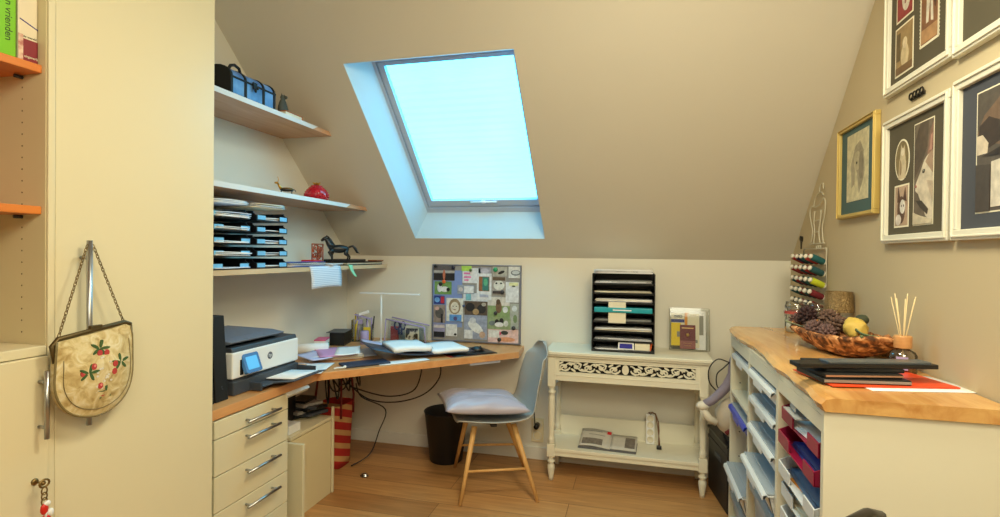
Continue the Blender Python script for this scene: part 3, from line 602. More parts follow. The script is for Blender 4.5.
# rolled paper
def roll(name, label, loc, rz, r, L, m):
    mb = MB(); mb.grid(lambda u, v: Vector((L * (v - .5), (r - .012 * u) * math.cos(u * 11), (r - .012 * u) * math.sin(u * 11) + r)), 40, 1, thick=.0006); return tag(mb.build(name, m, None, loc, rz), label, 'paper')
roll('paper_roll', 'rolled up white paper on the desk right of the printer', (-1.92, 2.87, dz), R(35), .034, .19, PAPER)
bx = thing('small_box', 'small pink and white carton with a green label, behind the paper roll', 'box', (-1.975, 3.06, dz), R(20))
mb = MB(); mb.box(-.035, .035, -.06, .06, 0, .062, .002); mb.build('carton', PAPER, bx); mb = MB(); mb.box(-.036, .036, -.062, .062, .058, .066, .001); mb.build('lid', mat('pink_lid', (222, 96, 140), .5), bx); mb = MB(); mb.box(.035, .0362, -.01, .05, .012, .038); mb.build('label', mat('teal_label', (70, 170, 160), .5), bx)
bk = thing('pen_box', 'black open pen box on the desk beside the clutter', 'box', (-1.96, 3.26, dz), R(14))
mb = MB(); mb.box(-.05, .05, -.08, .08, 0, .004); mb.box(.046, .05, -.08, .08, 0, .085); mb.box(-.05, -.046, -.08, .08, 0, .085); mb.box(-.046, .046, .076, .08, 0, .085); mb.box(-.046, .046, -.08, -.076, 0, .085); mb.build('case', BLACKP, bk)
mb = MB(); mb.box(-.07, .055, -.09, .085, .086, .09, .001); mb.build('lid', GREYD, bk)
# transparent desk caddy with bits
ca = thing('desk_caddy', 'clear plastic caddy crammed with lilac and yellow odds and ends, left of the lamp', 'caddy', (-1.885, 3.43, dz), R(20))
mb = MB()
for x in (-.07, 0, .07): mb.box(x - .0015, x + .0015, -.05, .05, 0, .12 + .03 * (x < 0))
mb.box(-.07, .07, -.05, .05, 0, .003); mb.box(-.07, .07, .048, .05, 0, .15); mb.box(-.07, .07, -.05, -.048, 0, .08); mb.build('case', CLEAR, ca)
LIL = mat('lilac_plastic', (170, 158, 206), .4); YEL = mat('yellow_plastic', (222, 196, 60), .4)
mb = MB(); rr = random.Random(3)
for k in range(9):
    mb.mi = k % 4; x, y = rr.uniform(-.06, .06), rr.uniform(-.035, .035); mb.cyl((x, y, .004), (x + rr.uniform(-.03, .03), y + rr.uniform(-.02, .02), rr.uniform(.13, .20)), .005, seg=8)
mb.mi = 0; mb.box(-.05, .0, -.03, .0, .12, .15, .003); mb.box(-.06, .06, -.02, .03, .165, .172, .002, rot=Matrix.Rotation(.3, 4, 'Y')); mb.mi = 3; mb.box(-.03, .04, -.01, .03, .185, .205, .004, rot=Matrix.Rotation(-.3, 4, 'Y')); mb.mi = 1; mb.box(.01, .06, -.046, -.03, .01, .10, .002)
mb.build('contents', [LIL, YEL, BLACKP, PAPER], ca)['kind'] = 'stuff'
mb = MB(); mb.lathe([(0, 0), (.026, 0), (.028, .004), (.028, .085), (.024, .09), (0, .09)], seg=20); o = mb.build('tube_pot', LIL, None, (-1.80, 3.30, dz)); tag(o, 'small lilac pot in front of the clear caddy on the desk', 'pot')
# slim LED lamp
lp = thing('desk_lamp', 'slim white T-shaped desk lamp standing on the desk left of the cork board', 'lamp', (-1.715, 3.375, dz))
mb = MB(); mb.lathe([(0, 0), (.05, 0), (.05, .008), (.012, .012), (0, .012)], seg=24); mb.build('base', WHITEP, lp)
mb = MB(); mb.cyl((0, 0, .01), (0, 0, .34), .007); mb.build('pole', WHITEP, lp)
mb = MB(); mb.box(-.165, .285, -.012, .012, .338, .348, .003); mb.build('lamp_head', WHITEP, lp)
# acrylic letter holder with glasses and pens
ah = thing('acrylic_organizer', 'clear lilac-rimmed acrylic organizer behind the open binder', 'organizer', (-1.55, 3.455, dz), R(4))
mb = MB()
def wedge(y): mb.prism([(-.15, 0), (.15, 0), (.14, .115), (-.14, .165)], y, y + .003, 'y')
wedge(-.055); wedge(.055); wedge(.0); mb.box(-.15, .15, -.055, .058, 0, .003); mb.build('panels', CLEAR, ah)
mb = MB(); mb.tube([(-.14, -.055, .166), (.14, -.055, .116)], .005); mb.tube([(-.14, .057, .166), (.14, .057, .116)], .005); mb.tube([(-.15, -.056, .0), (-.14, -.056, .165)], .004); mb.tube([(.15, -.056, .0), (.14, -.056, .115)], .004)
mb.build('rim', LIL, ah)
pts_ = [(-.08, 'red-handled scissors standing in the acrylic organizer', 'scissors', (176, 60, 70), (44, 50, 90))]
sc = thing('scissors', 'dark blue and red scissors standing in the acrylic organizer', 'scissors', (-1.62, 3.430, dz + .004), 0)
mb = MB(); mb.tube([(.02 * math.cos(t), 0, .115 + .028 * math.sin(t)) for t in [2 * PI * k / 14 for k in range(14)]], .006, closed=True); mb.tube([(.045 + .018 * math.cos(t), 0, .115 + .026 * math.sin(t)) for t in [2 * PI * k / 14 for k in range(14)]], .006, closed=True); mb.box(.006, .022, -.003, .003, .05, .09, .002); mb.box(.026, .042, -.003, .003, .05, .09, .002); mb.build('grip', mat('navy_plastic', (44, 48, 92), .4), sc)
mb = MB(); mb.prism([(.012, .06), (.022, .06), (.028, 0)], -.002, 0, 'y'); mb.prism([(.026, .06), (.036, .06), (.024, 0)], 0, .002, 'y'); mb.build('blade', STEEL, sc)
nb = MB(); nb.box(-.05, .05, -.008, .008, 0, .115, .002); nb.mi = 1; nb.box(-.045, .045, -.0095, -.008, .02, .10); o = nb.build('card_pack', [PAPER2, ramp_noise('cow_print', [(.45, (230, 226, 214)), (.52, (40, 36, 34))], 22, .6)], None, (-1.505, 3.430, dz + .004)); tag(o, 'cream card pack with dark spots in the acrylic organizer', 'cards')
nb = MB(); nb.box(-.03, .03, -.006, .006, 0, .10, .001); o = nb.build('notebook', mat('pink_red_card', (196, 84, 90), .6), None, (-1.66, 3.477, dz + .004)); tag(o, 'small pinkish red notebook at the left in the acrylic organizer', 'notebook')
# open binder with thick pages
DIRB = Vector((-.78 + 1.60, 3.5 - 2.4, 0)).normalized(); ang = math.atan2(DIRB.y, DIRB.x)
paper('folder_sheet', 'black clipboard lying under the open binder on the desk', (-1.04, 3.235, dz), .30, .25, R(44), BLACKP, .004, .0, 'clipboard')
paper('paper_folder', 'dark red folder edge under the clipboard on the desk', (-1.05, 3.215, dz - .0003), .30, .24, R(44), mat('dark_red_card', (150, 36, 34), .6), .0003, .0, 'folder')
bd = thing('open_binder', 'open binder with two thick blocks of white pages on the desk', 'binder', (-1.265, 3.085, dz), R(41))
mb = MB(); mb.grid(lambda u, v: Vector((-.37 + .37 * u, (v - .5) * .30, .022 + .058 * (1 - u) ** 2)), 8, 2, thick=-.003); mb.grid(lambda u, v: Vector((0 + .27 * u, (v - .5) * .30, .022)), 4, 2, thick=-.003); mb.build('cover', mat('navy_cover', (52, 56, 74), .5), bd)
def block(x0, x1, seed, h):
    mb = MB(); mb.grid(lambda u, v: Vector((x0 + (x1 - x0) * u, (v - .5) * .285, .024 + h * (math.sin(PI * min(1, u * 1.1 + .1)) * .25 + .75) + (0))), 12, 4, thick=-h * .93)
    return mb
block(-.235, -.008, 1, .027).build('page_block', [PAPER], bd); block(.235, .008, 2, .024).build('page_block', [PAPER], bd)
mb = MB()
for k in range(7):
    x = .002; y = -.09 + .03 * k; mb.tube([(x + .016 * math.cos(t), y, .045 + .016 * math.sin(t)) for t in [PI * j / 8 for j in range(9)]], .0015, 5)
mb.build('ring', STEEL, bd)
paper('paper_sheet', 'loose lilac tinted sheets leaning against the left of the open binder', (-1.60, 3.05, dz + .044), .13, .28, R(36), mat('lilac_paper', (206, 204, 236), .8), .006, .01, seed=2, tilt=(0, R(14)))
paper('paper_sheet', 'white sheet sticking out below the open binder at the desk edge', (-1.30, 2.83, dz), .30, .09, R(46), PAPER, .002)
mg = MB(); mg.box(-.13, .13, -.06, .06, 0, .012, .003); o = mg.build('notebook', mat('navy_notebook', (40, 52, 78), .5), None, (-1.47, 2.70, dz), R(47)); tag(o, 'dark navy notebook at the desk edge in front of the paper stack', 'notebook')
mg = MB(); mg.tube([(-.03, 0, .006), (-.01, .006, .008), (.012, -.004, .008), (.03, .002, .006)], .005); mg.ball((.03, .002, .009), .009); o = mg.build('earbud_cable', WHITEP, None, (-1.535, 2.545, dz), R(50)); tag(o, 'small white cord end lying at the desk edge', 'cord')
# mouse
ms = thing('computer_mouse', 'black computer mouse on the desk right of the open binder', 'mouse', (-.985, 3.27, dz + .0052), R(20))
mb = MB(); mb.ball((0, 0, .002), .03, (1.5, 1, .9), 3)
for v in mb.bm.verts: v.co.z = max(v.co.z, 0)
mb.build('body', BLACKP, ms); mb = MB(); mb.cyl((.022, -.003, .024), (.022, .003, .024), .006, seg=12); mb.build('scroll_wheel', GREYD, ms)

# ------------------------------------------------------------------ cork board with photos
CB = thing('pin_board', 'cork and blue pin board covered with photos, standing against the back wall', 'pin board', (-1.087, YB - .012, .778))
CORK = mat('grey_cork', (150, 146, 142), .9, var=.1, scale=60)
mb = MB(); mb.box(-.318, .318, -.006, .010, .006, .536); mb.build('board', CORK, CB)
mb = MB(); mb.box(-.318, -.10, -.0068, -.006, .1, .50); mb.build('blue_field', mat('blue_cloth', (128, 146, 196), .9, var=.05, scale=40), CB)
mb = MB(); mb.box(-.324, -.316, -.012, .011, 0, .542, .001); mb.box(.316, .324, -.012, .011, 0, .542, .001); mb.box(-.316, .316, -.012, .011, 0, .008, .001); mb.box(-.316, .316, -.012, .011, .534, .542, .001); mb.build('frame', mat('steel_grey_frame', (128, 132, 150), .4, .5), CB)
def P4(c): return mat('pic_%d_%d_%d' % c, c, .55, var=.24, scale=42)
def photo(label, x, z, w, h, base, shapes=(), border=0, lay=0, name='photo', cat='photo', rot=0.0):
    # x, z: centre on the board in the board frame; shapes: (kind, cx, cz, rx, rz, colour, angle)
    mb = MB(); mats = [PAPER, P4(base)]; mb.mi = 0 if border else 1
    M0 = Matrix.Rotation(rot, 4, 'Y'); mb.M = M0
    mb.box(-w / 2, w / 2, -.0012, 0, -h / 2, h / 2)
    if border: mb.mi = 1; mb.box(-w / 2 + border, w / 2 - border, -.0016, -.0012, -h / 2 + border, h / 2 - border)
    for i, s_ in enumerate(shapes):
        mm = P4(s_[5])
        if mm not in mats: mats.append(mm)
        mb.mi = mats.index(mm); a_ = s_[6] if len(s_) > 6 else 0; y0 = -.0019 - .00025 * i
        if s_[0] == 'e': pts = ellipse(s_[1] * w, s_[2] * h, s_[3] * w, s_[4] * h, 14, a_)
        else: pts = [(s_[1] * w - s_[3] * w, s_[2] * h - s_[4] * h), (s_[1] * w + s_[3] * w, s_[2] * h - s_[4] * h), (s_[1] * w + s_[3] * w, s_[2] * h + s_[4] * h), (s_[1] * w - s_[3] * w, s_[2] * h + s_[4] * h)]
        pts = [(max(-w / 2, min(w / 2, px_)), max(-h / 2, min(h / 2, pz_))) for px_, pz_ in pts]
        mb.prism(pts, y0 - .0002, -.0010, 'y')
    o = mb.build(name, mats, None, (CB.location.x + x, CB.location.y - .0085 - .0015 * lay, CB.location.z + z)); return tag(o, label, cat, 'pictures on the pin board')
K, Wt, Gn, Bn, Gy, Sk = (36, 32, 34), (228, 226, 224), (112, 150, 84), (120, 92, 68), (150, 150, 154), (214, 178, 150)
# px helper: board spans px 433-521 x 264-342 -> 88 x 77 px
def bx_(px_): return (px_ - 477.3) / 88.0 * .644
def bz_(py_): return .542 - (py_ - 264.6) / 77.5 * .542
def ph(label, x0, y0, x1, y1, base, shapes=(), **k): photo(label, (bx_(x0) + bx_(x1)) / 2, (bz_(y0) + bz_(y1)) / 2, abs(bx_(x1) - bx_(x0)), abs(bz_(y1) - bz_(y0)), base, shapes, **k)
ph('landscape photo with dark rocks at the top left of the pin board', 434.5, 266, 456, 281, (96, 90, 92), [('r', 0, -.25, .5, .22, K), ('r', 0, .1, .5, .08, (170, 168, 166)), ('e', 0, -.1, .06, .35, (190, 110, 80))])
ph('photo of a black and white dog on grass under an orange magnet', 435.5, 282, 453, 295, Gn, [('e', .1, -.1, .25, .22, Wt), ('e', -.2, 0, .14, .35, Wt), ('e', -.15, .28, .12, .16, K), ('e', .3, -.12, .10, .15, K)])
ph('small blue and red photo at the left edge of the pin board', 435, 296.5, 446, 305, (40, 60, 130), [('e', -.2, 0, .25, .3, (110, 160, 220)), ('r', .3, 0, .16, .4, (180, 40, 60))])
ph('brownish photo with a dark animal at the left of the pin board', 434.5, 306, 447, 324, (148, 132, 124), [('e', 0, .05, .35, .3, (90, 84, 80)), ('r', .2, -.25, .08, .25, K), ('e', -.2, .3, .2, .1, (200, 160, 150))])
ph('sepia portrait of a curly haired child with a blue strip below', 448, 298.5, 465, 322, (226, 216, 206), [('e', 0, .14, .36, .34, (150, 128, 98)), ('e', 0, .10, .25, .24, (224, 206, 188)), ('e', -.1, .15, .04, .02, K), ('e', .1, .15, .04, .02, K), ('e', 0, .0, .08, .02, (150, 90, 80)), ('r', .05, -.35, .36, .14, (92, 148, 210)), ('e', .05, -.38, .12, .09, (90, 80, 130))], lay=1)
ph('white note with pink writing and a green tag on the pin board', 464, 268, 482, 283, (232, 232, 240), [('r', -.25, .15, .18, .06, (236, 120, 170)), ('r', -.22, -.1, .2, .06, (236, 120, 170)), ('r', -.28, -.3, .12, .05, (236, 120, 170))])
ph('lime green tag above the note with pink writing', 463, 264.8, 473, 271, (176, 214, 92), lay=1)
ph('small framed certificate print in the middle of the pin board', 459, 285, 476, 294, (150, 156, 170), [('r', .18, 0, .28, .38, (232, 232, 240)), ('e', -.3, 0, .13, .25, (200, 190, 190))], lay=1)
ph('pale printed card below the small certificate on the pin board', 465, 293, 491, 301, (206, 208, 214), [('r', -.3, 0, .1, .4, (120, 180, 190)), ('r', .25, 0, .2, .18, (168, 170, 180))])
ph('white postcard with a green and brown painting on the pin board', 478.5, 273, 493, 299, (230, 230, 236), [('r', 0, .1, .36, .28, (150, 96, 60)), ('r', .1, .1, .22, .26, (60, 120, 112)), ('e', .1, .16, .14, .14, (90, 170, 130)), ('r', 0, -.36, .3, .05, (170, 172, 190))], lay=1)
ph('patterned grey-lilac card at the top centre of the pin board', 480, 267, 492, 274, (158, 156, 170), [('e', 0, 0, .35, .35, (186, 184, 198))], lay=0)
ph('photo of a spotted puppy face at the upper right of the pin board', 493.5, 276, 507, 293, (168, 158, 150), [('e', 0, 0, .4, .28, (222, 214, 204)), ('r', 0, .38, .45, .10, (100, 80, 60)), ('e', -.18, .12, .08, .05, K), ('e', .15, .12, .08, .05, K), ('r', -.1, -.4, .35, .08, (70, 60, 60))])
ph('photo with a green magnet at the top right of the pin board', 494, 266, 508, 275.5, (178, 176, 166), [('e', .1, -.1, .25, .15, K, .4), ('e', -.2, .2, .15, .15, (208, 206, 198))])
ph('white drawing of a fish at the top right corner of the pin board', 509.5, 265.5, 521, 277, (218, 216, 212), [('e', .1, -.05, .42, .24, (110, 114, 118)), ('e', .1, -.02, .32, .16, (190, 194, 196))], lay=1)
ph('white note sheet at the right edge of the pin board', 507, 281, 519.5, 301, (224, 224, 230), [('r', .1, .40, .35, .08, (220, 214, 160)), ('e', .1, .30, .14, .04, (80, 84, 70))], lay=1)
ph('dark brown photo of two dogs at the centre of the pin board', 466.5, 301, 489, 316, (92, 74, 60), [('e', -.25, .1, .2, .3, K), ('e', .25, .0, .2, .3, (48, 42, 40)), ('e', 0, -.2, .14, .2, (170, 140, 100)), ('e', .35, .3, .10, .12, (180, 172, 160))])
ph('photo of a brown dog sitting on grass right of centre', 489.5, 296, 511, 327, (134, 156, 104), [('r', 0, .36, .5, .14, (206, 200, 192)), ('e', .0, .18, .14, .20, Bn), ('e', -.02, .34, .10, .09, (86, 66, 50)), ('e', .3, .1, .12, .1, (220, 222, 226))], lay=0)
ph('photo of black and white cattle on the pin board right side', 490, 316, 512, 328, (142, 158, 118), [('e', -.1, .1, .10, .24, K), ('e', .1, .2, .10, .24, K), ('e', 0, -.1, .2, .2, Wt), ('e', .3, .0, .1, .25, (200, 200, 196)), ('e', -.32, 0, .14, .2, (110, 120, 120))], lay=2)
ph('white cat stretching photo at the bottom centre of the pin board', 466, 315, 489, 339, (150, 156, 178), [('e', .0, .0, .38, .18, Wt, -.6), ('e', -.12, .28, .14, .13, (198, 198, 204)), ('e', .3, -.3, .13, .14, (190, 160, 140)), ('r', -.3, -.3, .18, .18, (224, 224, 232))], lay=1)
ph('white blank card at the bottom left of the pin board', 447.5, 325, 459, 337, (220, 216, 218), [('e', .35, -.35, .12, .1, K)], lay=1)
ph('dark photo with lilac sky at the bottom left corner of the pin board', 434.8, 325, 446.5, 339, (152, 146, 178), [('r', 0, -.28, .48, .2, (28, 26, 34)), ('r', 0, .3, .48, .1, (206, 196, 196))])
ph('pink and orange drawing of a doll at the bottom right of the pin board', 490, 327.5, 519.5, 342, (222, 186, 186), [('e', .1, -.2, .3, .16, (214, 150, 116)), ('e', -.15, .2, .1, .14, (206, 70, 100)), ('r', -.3, .15, .18, .25, (226, 222, 216)), ('e', .05, .25, .12, .14, (58, 60, 56))], lay=1)
ph('grey-green photo at the right edge of the pin board', 511.5, 302, 519.5, 327, (168, 172, 164), [('e', 0, .3, .3, .12, (206, 212, 222)), ('e', .1, -.1, .25, .16, (120, 140, 100))], lay=1)
def magnet(px_, py_, c, lab, r=.013, lay=0):
    mb = MB(); mb.lathe([(0, 0), (r, 0), (r, .006), (r * .85, .009), (0, .010)], seg=18); o = mb.build('magnet', mat('magnet_%d_%d_%d' % c, c, .35), None, (CB.location.x + bx_(px_), CB.location.y - .0145 - .001, CB.location.z + bz_(py_))); o.rotation_euler = (R(90), 0, 0); tag(o, lab, 'magnet', 'magnets on the pin board')
magnet(445.5, 282, (236, 104, 36), 'round orange magnet at the left of the pin board'); magnet(437, 266.5, (34, 34, 40), 'black magnet in the top left corner of the pin board'); magnet(455, 267.5, (34, 38, 60), 'dark blue magnet at the top between photo and note')
magnet(472.5, 270, (90, 110, 70), 'dark green magnet on the lime green tag', .010); magnet(497, 269, (40, 150, 100), 'round green magnet at the top right of the pin board', .016); magnet(504, 291, (60, 56, 58), 'black magnet below the spotted puppy photo', .014)
magnet(497.5, 312, (52, 50, 54), 'black magnet beside the brown dog photo', .013); magnet(515, 326, (58, 58, 62), 'black magnet near the right edge of the pin board', .014); magnet(501.5, 338, (60, 56, 56), 'black magnet on the pink and orange drawing', .014); magnet(466, 306, (72, 88, 120), 'blue-grey magnet right of the child portrait', .010)

# ------------------------------------------------------------------ chair and cushion
RZC = math.atan2(-.335, -.94) - PI / 2 + R(7)
ch = thing('shell_chair', 'grey moulded shell chair with pale wooden legs between desk and white console', 'chair', (-.845, 3.09, 0), RZC)
SHELL = mat('grey_shell_plastic', (172, 172, 168), .42, var=.02)
PR = [(.225, .425, .185), (.215, .437, .20), (.12, .432, .225), (0, .424, .235), (-.12, .428, .235), (-.18, .442, .232), (-.225, .475, .228), (-.252, .53, .222), (-.276, .60, .216), (-.300, .68, .206), (-.320, .76, .184), (-.334, .815, .146), (-.341, .846, .095), (-.344, .860, .02)]
def shellf(u, v):
    k = u * (len(PR) - 1); i = min(int(k), len(PR) - 2); t = k - i
    y, z, w_ = [PR[i][j] * (1 - t) + PR[i + 1][j] * t for j in range(3)]
    s_ = (v - .5) * 2; cup = abs(s_) ** 2.6
    seat = 1 if u < .35 else max(0, 1 - (u - .35) / .3)
    return Vector((s_ * w_, y + cup * .055 * (1 - seat) * (1 if z < .78 else .5), z + cup * .030 * seat))
mb = MB(); mb.grid(shellf, 39, 14, thick=.009); o = mb.build('shell', SHELL, ch)
sb = o.modifiers.new('sub', 'SUBSURF'); sb.levels = 1; sb.render_levels = 1
mb = MB(); mb.lathe([(0, -.012), (.09, -.012), (.11, .0), (0, .0)], (0, 0, .410), 20); mb.box(-.125, .125, -.018, .018, .392, .408, .004); mb.box(-.018, .018, -.125, .125, .392, .408, .004); mb.build('bracket', GREYD, ch)
feet = {'fn': (-.93, 2.79), 'bn': (-.522, 2.955), 'ff': (-1.134, 3.292), 'bf': (-.70, 3.417)}
inv = (Matrix.Translation((-.845, 3.09, 0)) @ Matrix.Rotation(RZC, 4, 'Z')).inverted(); tops = {}
for k_, (x, y) in feet.items():
    p = inv @ Vector((x, y, 0)); q = Vector((math.copysign(.125, p.x), math.copysign(.115, p.y), .405)); tops[k_] = (p, q)
    mb = MB(); mb.cyl(p, q, .0095, .017, 14); mb.build('leg', LEGW, ch)
for a_, b_, hz in (('fn', 'bn', .17), ('ff', 'bf', .17)):
    pa = tops[a_][0].lerp(tops[a_][1], hz / .405); pb_ = tops[b_][0].lerp(tops[b_][1], hz / .405); mb = MB(); mb.cyl(pa, pb_, .0075, seg=10); mb.build('stretcher', LEGW, ch)
CUSH = mat('lilac_satin', (176, 170, 188), .33, var=.03, scale=8, bump=.25, bscale=12, sheen=.3)
def cushf(top):
    def f(u, v):
        x, y = (u - .5) * 2, (v - .5) * 2; ex = (1 - abs(x) ** 4) * (1 - abs(y) ** 4)
        h = .074 * max(0, ex) ** .55; px_ = x * (.235 - .016 * (1 - y * y)); py_ = y * (.245 - .016 * (1 - x * x))
        nzv = mnoise.noise(Vector((px_ * 9, py_ * 9, 1 if top else 5))) * .008 * min(1, ex * 2) + mnoise.noise(Vector((px_ * 28 + py_ * 10, py_ * 5, 3))) * .008 * min(1, ex * 3)
        crease = -.012 * math.exp(-((x * .5 + .12 - y * .15) / .05) ** 2) * ex
        zt = .5
        if top: return Vector((px_, py_, .030 + h + nzv + crease + (.012 * (abs(x * y)) ** 3)))
        return Vector((px_, py_, .030 - h * .35 + .012 * (abs(x * y)) ** 3))
    return f
mb = MB(); mb.grid(cushf(True), 30, 30); mb.grid(cushf(False), 30, 30); bmesh.ops.remove_doubles(mb.bm, verts=mb.bm.verts, dist=.0008)
cu_ = mb.build('seat_cushion', CUSH, None, (-.895, 3.07, .462), RZC); cu_.rotation_euler = (R(3), R(3), RZC); tag(cu_, 'lilac grey satin cushion lying on the grey shell chair', 'cushion')
# ------------------------------------------------------------------ waste bin
bn = thing('waste_bin', 'black round waste bin on the floor behind the chair legs', 'bin', (-1.235, 3.40, 0))
mb = MB(); mb.lathe([(0, 0), (.106, 0), (.110, .004), (.148, .325), (.152, .330), (.149, .333), (.142, .330), (.104, .008), (0, .008)], seg=40); mb.build('body', mat('black_bin_plastic', (24, 24, 27), .5), bn)
mb = MB(); mb.tube([(.150 * math.cos(t), .150 * math.sin(t), .332) for t in [2 * PI * k / 40 for k in range(40)]], .004, closed=True); mb.build('rim', BLACKP, bn)
# ------------------------------------------------------------------ console table
cn = thing('console_table', 'antique white console table with pierced fretwork apron and turned legs against the back wall', 'console table', (-.056, 3.40, 0))
mb = MB(); mb.box(-.487, .487, -.175, .172, .786, .806, .004); mb.box(-.478, .478, -.166, .172, .774, .787, .003); mb.build('tabletop', CONSOLE, cn)
AY = -.150
mb = MB(); L0, L1 = -.395, .395
mb.box(-.465, .465, AY, AY + .018, .746, .775); mb.box(-.465, .465, AY, AY + .018, .626, .680); mb.box(-.465, L0 - .0, AY, AY + .018, .68, .746); mb.box(L1, .465, AY, AY + .018, .68, .746)
for (a0, a1, c0, c1) in ((-.425, .425, .757, .762), (-.425, .425, .658, .663), (-.425, -.420, .658, .762), (.420, .425, .658, .762)): mb.box(a0, a1, AY - .003, AY + .001, c0, c1, .001)
mb.box(-.455, -.437, AY, .165, .626, .775); mb.box(.437, .455, AY, .165, .626, .775); mb.box(-.465, .465, .147, .165, .626, .775)
mb.build('apron', CONSOLE, cn)
mb = MB(); mb.box(-.44, .44, AY + .022, AY + .026, .63, .77); mb.build('apron_shade_sheet', mat('painted_interior_shade', (30, 26, 22), .9), cn)  # dark sheet painted as the shade inside the hollow apron
mb = MB(); fy = AY + .009
n_ = 5; wseg = (L1 - L0 - .04) / (2 * n_)
def sc_(cx, cz, r_, a0, turns, sgn): return [(cx + sgn * r_ * (1 - t / (turns * 2 * PI) * .75) * math.cos(t + a0), fy, cz + r_ * .72 * (1 - t / (turns * 2 * PI) * .75) * math.sin(t + a0)) for t in [turns * 2 * PI * k / 22 for k in range(23)]]
for side_ in (-1, 1):
    for k in range(n_):
        cx = side_ * (.028 + wseg * (k + .5)); up = 1 if k % 2 else -1
        mb.tube(sc_(cx, .713 + .004 * up, .034, 0 if up > 0 else PI, 1.25, side_), .0052, 5)
        for (dx, dz_, a_) in ((-.018, .021 * up, .5), (.020, -.020 * up, .5), (.0, .0, -.6), (.034, .018 * up, -.4)):
            mb.prism(ellipse(cx + side_ * dx, .713 + dz_, .017, .0062, 10, a_ * side_ * up), fy - .004, fy + .004, 'y')
        mb.tube([(cx + side_ * (t - .5) * wseg, fy, .713 - up * .024 * math.cos(t * PI)) for t in [j / 8 for j in range(9)]], .005, 5)
mb.prism(ellipse(0, .713, .020, .030, 14), fy - .004, fy + .004, 'y'); mb.build('fretwork', CONSOLE, cn)
def legm():
    mb = MB(); mb.box(-.024, .024, -.024, .024, .585, .775, .002)
    mb.lathe([(.016, .228), (.024, .236), (.018, .244), (.024, .252), (.019, .262), (.0165, .285), (.0205, .36), (.021, .46), (.018, .52), (.015, .535), (.024, .545), (.024, .553), (.015, .562), (.021, .576), (.022, .588)], seg=18)
    mb.box(-.024, .024, -.024, .024, .150, .228, .002)
    mb.lathe([(0, 0), (.014, 0), (.015, .02), (.023, .075), (.022, .095), (.014, .105), (.024, .115), (.024, .124), (.015, .133), (.021, .142), (.022, .152)], seg=18)
    return mb
first = None
for x in (-.442, .442):
    for y in (-.128, .140):
        o = legm().build('leg', CONSOLE, cn) if first is None else first.copy()
        if first is None: first = o
        else: col.objects.link(o); o.parent = cn
        o.location = (x, y, 0)
mb = MB(); mb.box(-.455, .455, -.145, .16, .183, .203, .002); mb.box(-.43, .43, -.138, -.125, .155, .184); mb.box(-.43, .43, .14, .152, .203, .33, .001); mb.build('shelf', CONSOLE, cn)
# tray tower
tt = thing('tray_tower', 'black eight-level paper tray tower on the white console', 'paper tray tower', (-.076, 3.415, .807))
mb = MB(); mb.box(-.187, -.181, -.10, .14, 0, .478, .001); mb.box(.181, .187, -.10, .14, 0, .478, .001); mb.box(-.181, .181, .134, .14, 0, .478); mb.box(-.187, .187, -.10, .14, 0, .008, .001); mb.prism([(-.187, 0), (-.187, .03), (-.15, .008), (-.15, 0)], -.1005, -.094, 'y'); mb.prism([(.187, 0), (.187, .03), (.15, .008), (.15, 0)], -.1005, -.094, 'y'); mb.build('case', BLACKP, tt)
lev = [.062, .120, .178, .236, .294, .352, .410]
for z in lev: mb = MB(); mb.box(-.181, .181, -.094, .134, z, z + .005, .001); mb.box(-.181, .181, -.098, -.094, z, z + .011, .001); mb.build('tray', BLACKM, tt)
cx0, cy0, cz0 = -.076, 3.415, .807
GC = mat('grey_card', (150, 150, 148), .8)
def inlay(name, label, z, w, d, t, mats, seed, dx=0, dy=0, curl=.003, cat='papers', rz=0.0):
    o = sheets(d, w, t, seed, curl, mats).build(name, mats, None, (cx0 + dx, cy0 + .012 + dy, cz0 + z), rz); return tag(o, label, cat, 'papers in the tray tower' if cat == 'papers' else None)
for (z, t, mm, s_, lab) in ((.0085, .006, [GC, PRINT], 1, 'flat papers in the lowest level of the tray tower'), (.0675, .010, [PAPER, PRINT], 2, 'printed papers in the second level from the bottom of the tray tower'), (.1255, .018, [PAPER, PAPER2, PAPER], 3, 'thick pile of white papers below the turquoise folder in the tray tower'),
    (.1835, .014, [GC, PAPER], 4, 'grey papers in the tray tower level just under the turquoise folder'), (.2995, .022, [PAPER, PAPER2, PRINT], 5, 'pile of papers just above the turquoise folder in the tray tower'), (.3575, .012, [GC, PAPER2], 6, 'papers in the tray tower level second below the top'), (.4155, .018, [PAPER, PRINT, GC], 7, 'papers in the uppermost closed level of the tray tower')):
    inlay('paper_stack', lab, z, .335, .20, t, mm, s_, 0, -.004 + (s_ % 3) * .003)
inlay('paper_stack', 'white and blue papers lying on top of the tray tower',   .479, .35, .20, .022, [PAPER, LABELB, PAPER, PRINT], 9, 0, 0, .006)
mb = MB(); mb.box(-.172, .172, -.010, .20, 0, .030, .004); mb.mi = 1; mb.box(-.06, .05, -.0112, -.010, .012, .019); o = mb.build('turquoise_folder', [mat('turquoise_card', (22, 158, 172), .4), PAPER], None, (cx0, cy0 - .100, cz0 + .242)); tag(o, 'turquoise ring binder lying in the middle of the black tray tower', 'binder')
mb = MB(); mb.box(-.052, .052, -.0018, 0, 0, .052, 0); mb.box(-.052, .052, -.0018, 0, .086, .128, 0); mb.box(-.052, .052, -.001, .0, .05, .09); o = mb.build('index_card', PAPER2, None, (cx0 - .035, cy0 - .0995, cz0 + .178)); tag(o, 'ivory card hanging across the tray levels behind the turquoise binder label', 'card')
s1 = thing('small_box', 'small white box with a dark blue label at the bottom of the tray tower', 'box', (cx0 + .020, cy0 - .04, cz0 + .0157), 0)
mb = MB(); mb.box(-.047, .047, -.05, .05, 0, .045, .002); mb.build('carton', PAPER, s1); mb = MB(); mb.box(-.038, .038, -.0515, -.05, .008, .037); mb.build('label', mat('royal_blue', (44, 44, 150), .5), s1)
